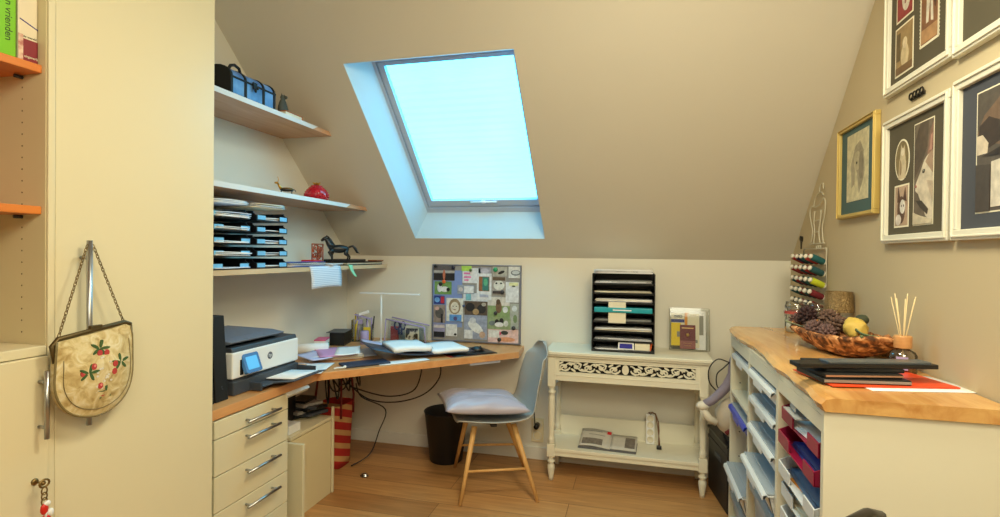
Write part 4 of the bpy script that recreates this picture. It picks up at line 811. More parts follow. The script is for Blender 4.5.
s2 = thing('small_box', 'cream box with an orange edge at the bottom right of the tray tower', 'box', (cx0 + .120, cy0 - .04, cz0 + .0157), 0)
mb = MB(); mb.box(-.048, .040, -.05, .05, 0, .042, .002); mb.build('carton', PAPER2, s2); mb = MB(); mb.prism([(.040, 0), (.047, 0), (.054, .045), (.046, .043)], -.05, .05, 'y'); mb.build('orange_flap', mat('orange_card', (226, 96, 40), .5), s2)
# acrylic leaflet holder
lh = thing('leaflet_holder', 'clear acrylic holder with cards and leaflets at the right end of the console', 'holder', (.325, 3.50, .807))
def TX(a): return Matrix.Rotation(R(-9), 4, 'X')
mb = MB(); mb.M = Matrix.Rotation(R(-9), 4, 'X'); mb.box(-.117, .117, -.016, -.014, .004, .262); mb.box(-.117, .117, .014, .016, .004, .270); mb.box(-.119, -.117, -.016, .016, .004, .262); mb.box(.117, .119, -.016, .016, .004, .262); mb.box(-.119, .119, -.016, .016, .002, .005); mb.build('panels', CLEAR, lh)
mb = MB(); mb.M = Matrix.Rotation(R(-9), 4, 'X')
for (a_, b_) in (((-.118, -.015, .004), (.118, -.015, .004)), ((.118, -.015, .004), (.118, -.015, .262)), ((-.118, -.015, .004), (-.118, -.015, .262))): mb.tube([a_, b_], .0022, 5)
mb.build('edge', mat('acrylic_edge', (176, 170, 150), .2), lh)
def leaf(name, label, x0, x1, z0, z1, y, m, extra=(), cat='card'):
    mb = MB(); mats = [m]; mb.box(x0, x1, y - .0012, y, z0, z1)
    for (a0, a1, c0, c1, mm) in extra:
        if mm not in mats: mats.append(mm)
        mb.mi = mats.index(mm); mb.box(a0, a1, y - .0017, y - .0012, c0, c1)
    o = mb.build(name, mats, None, (.325, 3.50, .807)); o.rotation_euler = (R(-9), 0, 0); return tag(o, label, cat)
YC = mat('bright_yellow', (236, 204, 28), .5); NB = mat('navy_blue', (32, 44, 130), .5); OC = mat('orange_card2', (226, 150, 44), .5); PM = mat('passport_maroon', (110, 40, 48), .5); PG = mat('passport_gold', (220, 180, 110), .4, .3); QG = mat('grey_print', (146, 146, 140), .8)
leaf('leaflet', 'white leaflet with grey print, rearmost right in the acrylic holder', .03, .098, .01, .250, .010, PAPER, ((.045, .085, .10, .22, QG),), 'leaflet')
leaf('leaflet', 'white card with a navy band at the upper left of the acrylic holder', -.108, -.028, .06, .232, .008, PAPER2, ((-.108, -.028, .175, .195, NB), (-.09, -.04, .205, .222, QG)), 'leaflet')
leaf('leaflet', 'narrow orange strip card in the acrylic holder', -.026, -.004, .10, .236, .006, OC)
leaf('leaflet', 'cream leaflet behind the passport in the acrylic holder', -.01, .06, .02, .232, .004, PAPER2, ((.0, .05, .05, .07, QG),), 'leaflet')
leaf('card', 'yellow card with a small grey label in the acrylic holder', -.108, -.05, .03, .172, .0, YC, ((-.073, -.055, .085, .118, QG),))
leaf('passport', 'maroon passport with a gold emblem in the acrylic holder', -.056, .036, .012, .160, -.008, PM, ((-.045, .025, .138, .143, PG), (-.035, .015, .045, .049, PG), (-.03, .01, .030, .033, PG), (-.056, .036, .012, .062, mat('dusty_red', (152, 92, 88), .5))), 'passport')
mb = MB(); mb.lathe([(0, 0), (.011, 0), (0, .0008)], seg=16)
pe = mb.build('emblem', PG, [o for o in bpy.data.objects if o.name.startswith('passport')][0]); pe.location = (-.010, -.0100, .098); pe.rotation_euler = (R(90), 0, 0)
# magazines and power strip on the console shelf
mz = thing('newspaper', 'folded grey newspaper with a red logo patch on the console shelf', 'newspaper', (-.16, 3.36, .2045), R(-3))
mb = MB(); mb.box(-.175, .175, -.065, .115, 0, .006, .001); mb.box(-.170, .172, -.062, .115, .0065, .013, .001); mb.build('pages', mat('dark_newsprint', (104, 102, 104), .8, var=.15, scale=60), mz)
NP_ = mat('newsprint', (196, 192, 184), .85, var=.05, scale=50)
mb = MB(); mb.grid(lambda u, v: Vector((-.17 + .19 * u, -.062 + .17 * v, .0135 + .05 * v + .006 * math.sin(u * 4))), 8, 4, thick=-.004); mb.grid(lambda u, v: Vector((.02 + .155 * u, -.062 + .17 * v, .0138 + .032 * v)), 8, 4, thick=-.004); mb.build('front_page', NP_, mz)
for (x0, x1, v0, v1, pm) in ((-.155, -.03, .08, .42, mat('photo_grey', (120, 112, 104), .8, var=.3, scale=60)), (.105, .165, .12, .82, _m['photo_grey']), (-.01, .015, .78, .95, mat('logo_red', (206, 40, 44), .6)), (-.15, -.04, .82, .88, QG), (-.12, -.02, .62, .66, QG)):
    mb = MB(); s_ = .05 if x0 < .0 else .032
    def f(u, v): x = x0 + (x1 - x0) * u; vv = v0 + (v1 - v0) * v; return Vector((x, -.062 + .17 * vv, .0195 + s_ * vv + (.006 * math.sin((x + .17) / .19 * 4) if x0 < .0 else 0)))
    mb.grid(f, 6, 1); mb.build('printed_patch', pm, mz)
pw = thing('power_strip', 'white power strip leaning upright at the back of the console shelf', 'power strip', (.098, 3.50, .204))
mb = MB(); mb.M = Matrix.Rotation(R(-6), 4, 'X'); mb.box(-.026, .026, -.016, .014, 0, .185, .004); mb.build('body', WHITEP, pw)
mb = MB(); mb.M = Matrix.Rotation(R(-6), 4, 'X')
for z in (.03, .075, .12, .16): mb.M = Matrix.Rotation(R(-6), 4, 'X') @ facing((0, -.0162, z), (1, 0, 0), (0, 0, 1)); mb.lathe([(.019, 0), (.020, .0012), (.017, .0012), (.016, 0), (0, 0)], seg=18)
mb.build('socket_ring', mat('ivory_plastic', (222, 216, 196), .4), pw)
mb = MB(); mb.tube([(0, -.0, .188), (.01, -.01, .205), (.03, -.02, .20), (.048, -.025, .15), (.052, -.04, .10), (.05, -.06, .05), (.05, -.08, .012)], .0035); mb.tube([(.0, 0, .19), (-.012, -.01, .20), (.0, -.02, .207), (.03, -.02, .195), (.044, -.04, .12), (.054, -.06, .05), (.056, -.08, .012)], .003); mb.build('cable', mat('brown_cable', (112, 74, 46), .5), pw)
mb = MB(); mb.box(.036, .066, -.095, -.075, 0, .022, .004); mb.build('plug', BLACKP, pw)
# wall sockets behind chair
ws = thing('wall_socket', 'double cream wall socket on the back wall between chair and console', 'wall socket', (-.640, YB - .0005, .20))
mb = MB(); mb.box(-.042, .042, -.012, 0, -.08, .08, .003); mb.build('plate', mat('cream_plastic', (226, 216, 184), .4), ws)
for z in (-.037, .037): mb = MB(); mb.M = facing((0, -.012, z), (1, 0, 0), (0, 0, 1)); mb.lathe([(.029, 0), (.030, .002), (.026, .002), (.024, -.006), (0, -.006)], seg=24); mb.build('socket_cup', TRIMW, ws)
pl = MB(); pl.cyl((0, -.055, 0), (0, 0, 0), .016, .019); pl.tube([(0, -.052, 0), (-.004, -.07, .02), (-.012, -.06, .10), (-.022, -.045, .22), (-.03, -.03, .34)], .0045); o = pl.build('power_plug', BLACKP, None, (-.640, YB - .0135, .237)); tag(o, 'black plug and cable in the wall socket behind the chair', 'plug')

# ------------------------------------------------------------------ under the desk
lc = thing('low_cabinet', 'low cream cabinet under the desk right of the drawer unit', 'cabinet', (-1.90, 2.55, 0))
mb = MB(); mb.box(-.18, .196, -.19, .19, .0, .425, .002); mb.build('body', CREAMIN, lc)
mb = MB(); mb.box(-.182, .202, -.192, .192, .430, .448, .002); mb.build('top', CREAM, lc)
mb = MB(); mb.box(.192, .204, .196, .212, 0, .50, .002); mb.build('side_board', CREAM, lc)
mb = MB(); mb.box(-1.76, -1.590, 2.305, 2.323, 0, .441, .002); o = mb.build('panel_board', CREAM, None); tag(o, 'narrow cream board standing between drawer unit and low cabinet', 'board')
mb = MB(); mb.box(-.045, .045, -.05, .05, 0, .045, .003); o = mb.build('small_box', WHITEP, None, (-1.77, 2.43, .449)); tag(o, 'small white box on top of the low cream cabinet', 'box')
rt = thing('router_box', 'black device box on the low cabinet under the desk', 'device', (-1.96, 2.57, .449), R(3))
mb = MB(); mb.box(-.12, .10, -.18, .06, 0, .23, .006); mb.build('case', BLACKP, rt); mb = MB(); mb.ball((.091, -.02, .12), .004, (.5, 1, 1)); mb.build('indicator_light', WHITEP, rt)
# tangle of cables
def cab(name, pts, r, label, m=BLACKP, n_=24):
    P_ = [Vector(p) for p in pts]; out = []
    for i in range(len(P_) - 1):
        p0 = P_[max(0, i - 1)]; p1 = P_[i]; p2 = P_[i + 1]; p3 = P_[min(len(P_) - 1, i + 2)]
        for k in range(6):
            t = k / 6; out.append(.5 * ((2 * p1) + (-p0 + p2) * t + (2 * p0 - 5 * p1 + 4 * p2 - p3) * t * t + (-p0 + 3 * p1 - 3 * p2 + p3) * t ** 3))
    out.append(P_[-1]); mb = MB(); mb.tube(out, r, 6); return tag(mb.build(name, m), label, 'cable')
cab('cable', [(-1.34, 3.2, .728), (-1.34, 3.2, .62), (-1.40, 3.2, .50), (-1.58, 3.18, .46), (-1.80, 3.12, .52)], .0045, 'black cable drooping from the desk underside, left of two')
cab('cable', [(-1.22, 3.22, .728), (-1.22, 3.22, .60), (-1.33, 3.22, .48), (-1.52, 3.2, .42), (-1.70, 3.16, .44), (-1.82, 3.1, .56)], .0045, 'black cable drooping from the desk underside, right of two')
cab('cable', [(-1.75, 3.10, .55), (-1.72, 3.12, .46), (-1.60, 3.22, .36), (-1.66, 3.25, .20), (-1.70, 3.20, .06), (-1.78, 3.10, .01)], .004, 'black cable running down to the floor beside the striped bag')
rr = random.Random(11)
for k, lb in enumerate(('outer loop', 'lower loop', 'upper loop', 'rear loop')):
    c0 = Vector((-1.86 + .03 * k, 2.98 + .05 * k, .54 + .02 * k)); pts = [c0 + Vector((.06 * math.cos(t * 1.3 + k), .12 * math.sin(t + k), .07 * math.cos(t * 2 + k))) for t in range(7)]
    cab('cable', pts, .005, f'black cable coil under the desk above the striped bag, {lb}')
cb2 = MB(); rr = random.Random(4)
for k in range(7):
    cb2.mi = k % 3; cb2.box(-.06 + rr.uniform(-.02, .02), .06 + rr.uniform(-.02, .06), -.12 + rr.uniform(-.02, .06), .06 + rr.uniform(0, .1), .013 * k, .013 * k + .018, .004, rot=Matrix.Rotation(rr.uniform(-.4, .4), 4, 'Z'))
o = cb2.build('adapter_pile', [BLACKP, GREYD, mat('grey_pattern_cloth', (150, 146, 142), .8, var=.3, scale=90)], None, (-1.93, 2.86, .449)); o['kind'] = 'stuff'; tag(o, 'jumble of adapters and grey cloth behind the low cabinet under the desk', 'adapters', None, 'stuff')
o.location = (-1.87, 2.69, .4495); o.scale = (1, .62, 1)
sb_ = thing('striped_bag', 'red and sand striped woven bag standing on the floor under the desk', 'bag', (-1.915, 3.12, 0))
BAGS = stripes('red_sand_stripes', (184, 40, 34), (214, 164, 108), 3.9, 'Z', .8, .06, rot=(R(20), R(0), 0), bias=.64)
mb = MB()
def bagf(u, v): a_ = 2 * PI * u; h = v * .41; sx_, sy_ = .080 + .015 * v, .095 + .02 * v; c_, s_ = math.cos(a_), math.sin(a_); p_ = .55; return Vector((sx_ * math.copysign(abs(c_) ** p_, c_), sy_ * math.copysign(abs(s_) ** p_, s_), .001 + h))
mb.grid(bagf, 32, 8, closed_u=True, thick=.005); mb.prism([tuple(bagf(k / 32, 0)[:2]) for k in range(32)], .001, .006); mb.build('body', BAGS, sb_)
for x in (.093, -.093):
    mb = MB(); mb.tube([(x, -.075, .33), (x, -.078, .45), (x * .9, -.06, .60), (x * .8, 0, .665), (x * .9, .06, .60), (x, .078, .45), (x, .075, .33)], .0075, 8); mb.build('handle', mat('maroon_strap', (120, 34, 34), .6), sb_)
fc = thing('floor_socket_cap', 'small shiny metal cap lying on the oak floor below the desk', 'cap', (-1.63, 3.0, .0005))
mb = MB(); mb.lathe([(0, 0), (.028, 0), (.028, .006), (.018, .010), (.018, .016), (0, .018)], seg=20, sy=.7); mb.build('cap', STEEL, fc)

# ------------------------------------------------------------------ white open cabinet on the right
ZT = 1.03; FX = .487; Y0, Y1 = 1.578, 3.02
cg = thing('tray_cabinet', 'white open cabinet with three columns of pull-out trays along the right wall', 'cabinet', (.70, 2.30, 0))
def L_(mb, x0, x1, y0, y1, z0, z1, b=0): mb.box(x0 - .70, x1 - .70, y0 - 2.30, y1 - 2.30, z0, z1, b)
cols = [(1.578, 1.600), (2.045, 2.075), (2.535, 2.565), (2.998, 3.02)]
mb = MB()
for a_, b_ in cols[:1] + cols[1:]: L_(mb, FX, .905, a_, b_, 0, .992, .001)
L_(mb, .8901, .905, 1.6005, 2.9975, .0, .99); L_(mb, FX + .002, .89, 1.6005, 2.9975, .02, .04); L_(mb, FX + .001, FX + .018, 1.6005, 2.9975, .930, .974); L_(mb, FX + .0012, .889, 1.6005, 2.9975, .975, .993)
mb.build('body', CABW, cg)
mb = MB()
for ci in range(3):
    for z in [.1 + .128 * k for k in range(7)]:
        for x in (FX + .045,):
            y = cols[ci + 1][0] - .0002; M0 = mb.M; mb.cyl((x - .70, y - 2.30, z), (x - .70, y - .0012 - 2.30, z), .0035, seg=8)
mb.build('peg_hole', BLACKM, cg)['kind'] = 'stuff'
# live edge top
n_ = 60; edge = []
for k in range(n_ + 1):
    y = Y0 - .012 + (Y1 - Y0 + .03) * k / n_; e = mnoise.noise(Vector((y * 2.3, 0, 1))) * .022 + mnoise.noise(Vector((y * 9, 2, 1))) * .007
    edge.append((FX - .010 + e, y))
def topm():
    mb = MB()
    def f(t):
        rows = []
        for (x, y) in edge: rows.append([t.verts.new((xx - .70, y - 2.30, zz)) for (xx, zz) in ((.905, .9935), (x + .012, .9935), (x + .002, ZT - .018), (x + .014, ZT - .005), (x + .035, ZT), (.905, ZT))])
        for a_, b_ in zip(rows, rows[1:]):
            for k in range(5): t.faces.new((a_[k], a_[k + 1], b_[k + 1], b_[k]))
            t.faces.new((a_[5], a_[0], b_[0], b_[5]))
        t.faces.new(rows[0]); t.faces.new(rows[-1][::-1])
    mb._add(f); return mb
topm().build('wooden_top', LIVE, cg)
# trays
WT = mat('translucent_white_plastic', (222, 228, 234), .35, var=.02); BT = mat('royal_blue_plastic', (40, 66, 190), .35); CT = mat('crimson_plastic', (150, 22, 62), .35); GL = mat('clear_grey_lid', (170, 182, 194), .2, var=.03)
def bin_tray(name, label, yc, z, w, h, m, pull, lid=None, cat='tray', depth=.36, contents=None, lip=True, group='trays in the white cabinet'):
    t_ = thing(name, label, cat, (FX - pull + .034, yc, z), 0, group)
    mb = MB(); t = .003; w2 = w / 2
    mb.box(0, depth, -w2, w2, 0, t, .001); mb.prism([(0, 0), (.003, 0), (-.012, h), (-.016, h)], -w2, w2, 'y'); mb.box(depth - t, depth, -w2, w2, 0, h)
    for s_ in (-1, 1): mb.prism([(0, 0), (depth, 0), (depth, h), (-.016, h)], s_ * w2 - (t if s_ > 0 else 0), s_ * w2 + (0 if s_ > 0 else t), 'y')
    mb.build('box', m, t_)
    if lip:
        mb = MB(); mb.prism([(-.016, h), (-.034, h - .004), (-.036, h - .018), (-.033, h - .018), (-.031, h - .001), (-.016, h + .004)], -w2, w2, 'y'); mb.box(-.02, depth, -w2 - .008, -w2, h - .004, h + .002, .001); mb.box(-.02, depth, w2, w2 + .008, h - .004, h + .002, .001)
        mb.prism([(-.036, h - .018), (-.036, h - .036), (-.033, h - .036), (-.033, h - .016)], -w2 * .35, w2 * .35, 'y'); mb.build('rim', m, t_)
    if lid:
        mb = MB(); mb.box(-.02, depth, -w2 - .004, w2 + .004, h + .003, h + .009, .002); mb.box(.01, depth - .02, -w2 + .025, w2 - .025, h + .009, h + .013, .002); mb.build('lid', lid, t_)
    return t_
bc = [2.782, 2.305, 1.825]     # column centres: far, middle, near
bin_tray('storage_tray', 'small pale tray at the top of the far cabinet column', bc[0], .852, .40, .045, WT, .0, GL)
mb = MB(); mb.box(FX + .002, .885, cols[2][1] + .001, cols[3][0] - .001, .688, .702, .001); o = mb.build('inner_shelf', CABW, None); tag(o, 'white shelf board in the far column of the cabinet', 'shelf')
bin_tray('storage_box', 'royal blue box with a clear lid in the far cabinet column', bc[0], .560, .40, .07, BT, .012, GL, 'box')
bin_tray('storage_box', 'white box with a grey clear lid low in the far cabinet column', bc[0], .23, .42, .085, WT, .03, GL, 'box')
bin_tray('storage_tray', 'white tray with grey contents at the top of the middle cabinet column', bc[1], .85, .42, .06, WT, .014, GL)
bin_tray('storage_tray', 'white tray second from the top of the middle cabinet column', bc[1], .742, .42, .055, WT, .006, GL)
bin_tray('storage_tray', 'white tray with pale lid third from the top of the middle column', bc[1], .60, .42, .075, WT, .012, GL)
bin_tray('storage_tray', 'wide white pull-out tray fourth from the top of the middle column', bc[1], .475, .42, .062, WT, .035, GL)
bin_tray('storage_box', 'tall frosted storage box at the bottom of the middle column', bc[1], .12, .40, .30, FROST, .0, GL, 'box')
for yc_, z in ((bc[0], .10),): bin_tray('storage_box', 'frosted box at the bottom of the far cabinet column', yc_, .05, .40, .13, FROST, .0, None, 'box')
# near column: paper trays
def ptray(label, z, m, pull, group='paper trays in the near cabinet column'):
    t_ = thing('paper_tray', label, 'tray', (FX - pull + .018, bc[2], z), 0, group); mb = MB(); w2 = .19; h = .055
    mb.box(0, .33, -w2, w2, 0, .004, .001); mb.prism([(0, 0), (.33, 0), (.33, h), (.03, h), (0, h * .75)], -w2, -w2 + .004, 'y'); mb.prism([(0, 0), (.33, 0), (.33, h), (.03, h), (0, h * .75)], w2 - .004, w2, 'y'); mb.box(.326, .33, -w2, w2, 0, h)
    mb.box(-.002, .003, .06, w2, 0, h * .75, .001); mb.box(-.002, .003, -w2, -.09, 0, h * .75, .001); mb.build('tray', m, t_); return t_
ptray('upper crimson paper tray in the near cabinet column', .845, CT, .012); ptray('lower crimson paper tray holding a blue folder', .765, CT, .022); ptray('upper white paper tray below the crimson ones', .66, WT, .020); ptray('lower white paper tray in the near column', .585, WT, .010)
ptray('lowest white paper tray near the bottom of the picture in the near column', .50, WT, .012)
def near_paper(label, z, m, dx=0, dy=0, t=.012, rz=0.0):
    mb = sheets(.31, .27, t, int(z * 1000), .003, [m]); o = mb.build('paper_stack', [m], None, (FX + .16 + dx, bc[2] + dy, z), rz); tag(o, label, 'papers')
near_paper('dark blue folder in the lower crimson tray', .7698, mat('dark_blue_card', (36, 46, 130), .5), 0, -.02, .016); near_paper('white papers in the upper crimson tray', .8498, PAPER, 0, -.03, .012, .08)
near_paper('colourful papers in the upper white tray below the crimson ones', .6648, OC, 0, -.03, .004, .1); near_paper('grey folder on the colourful papers in the upper white tray', .672, mat('steel_blue_card', (96, 116, 150), .5), 0, .02, .010); near_paper('papers in the lower white tray of the near column', .5898, PAPER2, 0, -.03, .012, .05)
near_paper('papers in the lowest white tray of the near column', .5048, GC, 0, -.02, .010)
cr_ = MB(); rr = random.Random(8)
for k in range(7): y_ = rr.uniform(-.05, .05); cr_.grid(lambda u, v: Vector((.02 * k - .05 + .05 * u, y_ + .06 * v + .02 * math.sin(u * 5 + k), .012 + .030 * abs(math.sin(3 * u + k)) + .006 * v)), 4, 3, thick=.001)
cr_.box(-.06, .10, -.07, .07, 0, .004)
o = cr_.build('plastic_wrap', FROST, None, (FX + .05, 1.87, .9065 - .0)); tag(o, 'crumpled clear plastic in the near cabinet column above the crimson trays', 'wrapping')
o.location.z = .9
# ------------------------------------------------------------------ things on the cabinet
zt = ZT + .0006
paper('paper_sheet', 'white sheet with green print lying under the orange-red folder on the cabinet', (.765, 1.812, zt), .30, .20, R(12), PAPER, .001, .0)
mb = MB(); mb.box(-.18, .175, -.105, .11, 0, .004, .001); o = mb.build('paper_folder', mat('orange_red_card', (228, 74, 34), .4), None, (.695, 1.835, zt + .0024), R(13)); tag(o, 'orange-red document folder lying on the cabinet under the notebooks', 'folder')
mb = MB(); mb.box(-.12, .12, -.085, .085, 0, .014, .003); mb.mi = 1; mb.box(-.117, .118, -.0855, .082, .003, .011); o = mb.build('notebook', [BLACKP, mat('grey_pages', (140, 130, 122), .8)], None, (.630, 1.815, zt + .0068), R(9)); tag(o, 'black notebook directly on the orange-red folder on the cabinet', 'notebook')
mb = MB(); mb.box(-.115, .11, -.08, .085, 0, .013, .003); mb.mi = 1; mb.box(-.112, .1105, -.0805, .08, .004, .009); o = mb.build('notebook', [BLACKM, mat('tan_leather', (166, 122, 94), .6)], None, (.622, 1.82, zt + .0212), R(14)); tag(o, 'black notebook with tan edge, second under the laptop', 'notebook')
mb = MB(); mb.box(-.11, .11, -.075, .08, 0, .012, .003); o = mb.build('tablet_case', BLACKM, None, (.635, 1.835, zt + .0346), R(11)); tag(o, 'black flat case directly under the grey laptop', 'case')
lt = thing('portable_scanner', 'long slim black bar-shaped device lying across the pile of notebooks on the cabinet', 'scanner', (.652, 1.790, zt + .0475), R(14))
mb = MB(); mb.prism(rrect(.405, .062, .008), 0, .012, 'z', .002); mb.build('base', BLACKP, lt)
mb = MB(); mb.prism(rrect(.30, .052, .006), .012, .0185, 'z', .0015)
for v in mb.bm.verts: v.co.x += .035
mb.build('lid', mat('laptop_grey', (96, 104, 112), .35, .4), lt)
# driftwood bark bowl with dried fruit
bw = thing('bark_bowl', 'long rough bark bowl filled with pine cones and dried fruit on the cabinet', 'bowl', (.770, 2.335, ZT), R(14))
BARK = ramp_noise('rough_bark', [(.36, (74, 46, 28)), (.48, (150, 92, 50)), (.58, (214, 150, 96)), (.72, (236, 190, 140))], 26, .85, 6, 1.0, 1.0)
mb = MB()
def bowlf(u, v):     # v: 0 centre bottom -> 1 rim ; two shells
    a_ = 2 * PI * u; rim = 1 + .10 * mnoise.noise(Vector((math.cos(a_) * 2, math.sin(a_) * 2, 3))) + .05 * mnoise.noise(Vector((math.cos(a_) * 8, math.sin(a_) * 8, 9)))
    rr_ = (v ** .8) * rim; x = .105 * rr_ * math.cos(a_); y = .282 * rr_ * math.sin(a_); z = .010 + .082 * v ** 2.2 * (.85 + .30 * abs(math.sin(a_)) ** 2) + (.010 * mnoise.noise(Vector((x * 30, y * 30, 0))) if v > .3 else 0)
    return Vector((x, y, max(.002, z)))
mb.grid(bowlf, 72, 14, closed_u=True, thick=-.014)
for v in mb.bm.verts:
    if v.co.z < .001: v.co.z = .001
    v.co += Vector([mnoise.noise(v.co * 60 + Vector((i * 9, 0, 0))) * .0045 for i in range(3)]) if v.co.z > .02 else Vector()
mb.build('bowl', BARK, bw)
CONE = mat('pine_cone_brown', (104, 78, 66), .8, var=.2, scale=60)
def bwp(x, y, z): return Matrix.Translation((.770, 2.335, ZT)) @ Matrix.Rotation(R(14), 4, 'Z') @ Vector((x, y, z))
def cone(label, x, y, z, r, m, rx=0.6, rz=0.0):
    mb = MB(); mb.ball((0, 0, 0), r * .72, (1, 1, 1.15), 2)
    for i in range(7):
        th = .35 + i * .38; nn = max(4, int(9 * math.sin(th)))
        for k in range(nn):
            a_ = 2 * PI * (k + .5 * (i % 2)) / nn; d = Vector((math.sin(th) * math.cos(a_), math.sin(th) * math.sin(a_), math.cos(th) * 1.15)); mb.cyl(d * r * .55, d * r * 1.0 + Vector((0, 0, r * .12)), r * .24, r * .10, 6)
    o = mb.build('pine_cone', m, None, bwp(x, y, z)); o.rotation_euler = (rx, 0, rz); tag(o, label, 'pine cone', 'pine cones in the bark bowl')
DK = mat('dark_cone', (58, 34, 36), .7, var=.2, scale=60); RD = mat('dried_purple_brown', (106, 80, 78), .8, var=.2, scale=50)
cone('dark reddish pine cone at the far left of the bark bowl, below the lamp shade', -.02, .185, .118, .040, DK, .3); cone('greyish brown pine cone in the bark bowl left of the yellow gourd', .0, .02, .10, .040, CONE, 1.0, .5)
cone('brown pine cone at the near rim of the bark bowl', -.055, .075, .078, .034, RD, .4, 2); cone('brown pine cone on top of the heap below the lamp', .01, .095, .125, .036, CONE, 1.4, 1); cone('small brown pine cone at the far end of the bark bowl', -.045, .235, .098, .026, RD, .8)
cone('pine cone in front of the yellow gourd in the bark bowl', -.06, -.02, .075, .032, RD, .2, 3); cone('pine cone half buried in the middle of the bark bowl', -.03, .13, .075, .036, CONE, 2, 3)
mb = MB(); mb.lathe([(0, -.034), (.022, -.03), (.042, -.008), (.044, .010), (.030, .03), (.012, .038), (.006, .044), (0, .046)], seg=24)
for v in mb.bm.verts:
    a_ = math.atan2(v.co.y, v.co.x); k_ = 1 + .07 * math.cos(a_ * 6); v.co.x *= k_; v.co.y *= k_
o = mb.build('dried_gourd', mat('dull_yellow', (206, 176, 84), .6, var=.12, scale=30), None, bwp(-.01, -.105, .105)); o.rotation_euler = (.9, .3, .4); tag(o, 'yellow dried gourd in the bark bowl', 'gourd')
mb = MB(); mb.ball((0, 0, 0), .022, (1, 1, .9), 2, .3, 3); o = mb.build('dried_fruit', mat('dark_green_dried', (62, 68, 50), .8), None, bwp(.045, -.06, .135)); tag(o, 'dark green dried fruit behind the yellow gourd', 'fruit')
for i_, (x, y, z, s_) in enumerate(((-.02, -.185, .10, .62), (-.05, .17, .085, .9), (-.05, -.21, .09, .55))):
    mb = MB(); mb.grid(lambda u, v: Vector(((u - .5) * .05 * s_ * math.sin(PI * (.08 + .9 * v)), (v - .5) * .15 * s_, -.012 * math.sin(PI * v) + .012 * abs(u - .5))), 6, 12, thick=.0015)
    o = mb.build('dried_leaf', mat('sage_green', (112, 132, 96), .7, var=.12, scale=30) if i_ != 1 else mat('pale_sage', (150, 164, 140), .7), None, bwp(x, y, z)); o.rotation_euler = (.2, .5 - i_ * .4, .6 + i_); tag(o, ('green dried leaf right of the yellow gourd in the bowl', 'pale sage leaf at the left rim of the bark bowl', 'green dried leaf at the right end of the bark bowl')[i_], 'leaf')
# tea light lamp
tl = thing('tealight_lamp', 'small metallic lamp with a hammered drum shade behind the bark bowl', 'lamp', (.852, 2.60, ZT))
mb = MB(); mb.lathe([(0, 0), (.035, 0), (.036, .006), (.01, .012), (.007, .05), (.012, .06), (.007, .07), (.007, .135), (.02, .14), (0, .142)], seg=20); mb.build('stem', BRASS, tl)
SHD = mat('hammered_bronze', (150, 124, 84), .3, .75, var=.15, scale=40, bump=1.0, bscale=120)
mb = MB(); mb.lathe([(.058, .135), (.052, .222), (.050, .222), (.056, .137)], seg=40); mb.build('shade', SHD, tl)
# reed diffuser
rd = thing('reed_diffuser', 'glass reed diffuser with a cork collar and pale sticks on the cabinet', 'diffuser', (.840, 1.995, zt))
mb = MB(); mb.lathe([(0, 0), (.036, 0), (.039, .004), (.039, .055), (.034, .066), (.020, .074), (.018, .078), (.018, .080), (0, .080)], seg=28); mb.build('bottle', GLASS, rd)
mb = MB(); mb.lathe([(0, .004), (.034, .004), (.034, .040), (0, .040)], seg=24); mb.build('liquid', mat('amber_liquid', (110, 52, 40), .1), rd)
mb = MB(); mb.lathe([(0, .078), (.024, .078), (.025, .081), (.025, .115), (.024, .118), (.008, .118), (0, .112)], seg=24); mb.build('collar', wood('cork_wood', (214, 162, 104), (188, 130, 78), (1, 1, 6), 8), rd)
mb = MB(); mb.grid(lambda u, v: Vector((.0396 * math.cos(-2.4 + .8 * u), .0396 * math.sin(-2.4 + .8 * u), .012 + .042 * v)), 6, 1); mb.build('label', LIL, rd)
REED = mat('pale_reed', (228, 206, 160), .7)
for k in range(7):
    a_ = k * .9; mb = MB(); mb.cyl((-.01 * math.cos(a_), -.01 * math.sin(a_), .02), (.034 * math.cos(a_), .030 * math.sin(a_), .245 + .01 * math.sin(k * 2)), .0016, seg=6); mb.build('reed', REED, rd)
# glass jars
for i_, (x, y, r_, h_, lab) in enumerate(((.765, 2.90, .052, .150, 'larger preserving jar at the far left corner of the cabinet top'), (.850, 2.86, .044, .150, 'smaller preserving jar beside the thread rack on the cabinet'))):
    j_ = thing('glass_jar', lab, 'jar', (x, y, zt), 0, 'glass jars on the cabinet')
    mb = MB(); mb.lathe([(0, 0), (r_, 0), (r_ + .001, .006), (r_, h_ * .62), (r_ * .86, h_ * .72), (r_ * .86, h_ * .78), (r_ * .90, h_ * .79)], seg=28); mb.build('body', GLASS, j_)
    mb = MB(); mb.lathe([(r_ * .96, h_ * .80), (r_ * .98, h_ * .84), (r_ * .90, h_ * .9), (r_ * .90, h_ * .98), (r_ * .5, h_), (0, h_)], seg=28); mb.build('lid', GLASS, j_)
    mb = MB(); mb.tube([(r_ * .95 * math.cos(t), r_ * .95 * math.sin(t), h_ * .795) for t in [2 * PI * k / 28 for k in range(28)]], .0022, 5, True); mb.tube([(-r_ * .98, -.01, h_ * .8), (-r_ * 1.1, -.01, h_ * .65), (-r_ * 1.02, -.01, h_ * .5)], .0016); mb.build('clip', STEEL, j_)
    if i_ == 0:
        mb = MB(); mb.lathe([(r_ + .002, h_ * .60), (r_ + .0025, h_ * .68), (r_ + .002, h_ * .69)], seg=28); mb.build('rubber_ring', mat('brick_red_rubber', (168, 70, 62), .6), j_)
    mb = MB(); mb.lathe([(0, .003), (r_ * .93, .003), (r_ * .93, h_ * .34), (0, h_ * .34)], seg=24); mb.build('contents', mat('pale_contents', (206, 200, 184), .6, var=.12, scale=60), j_)

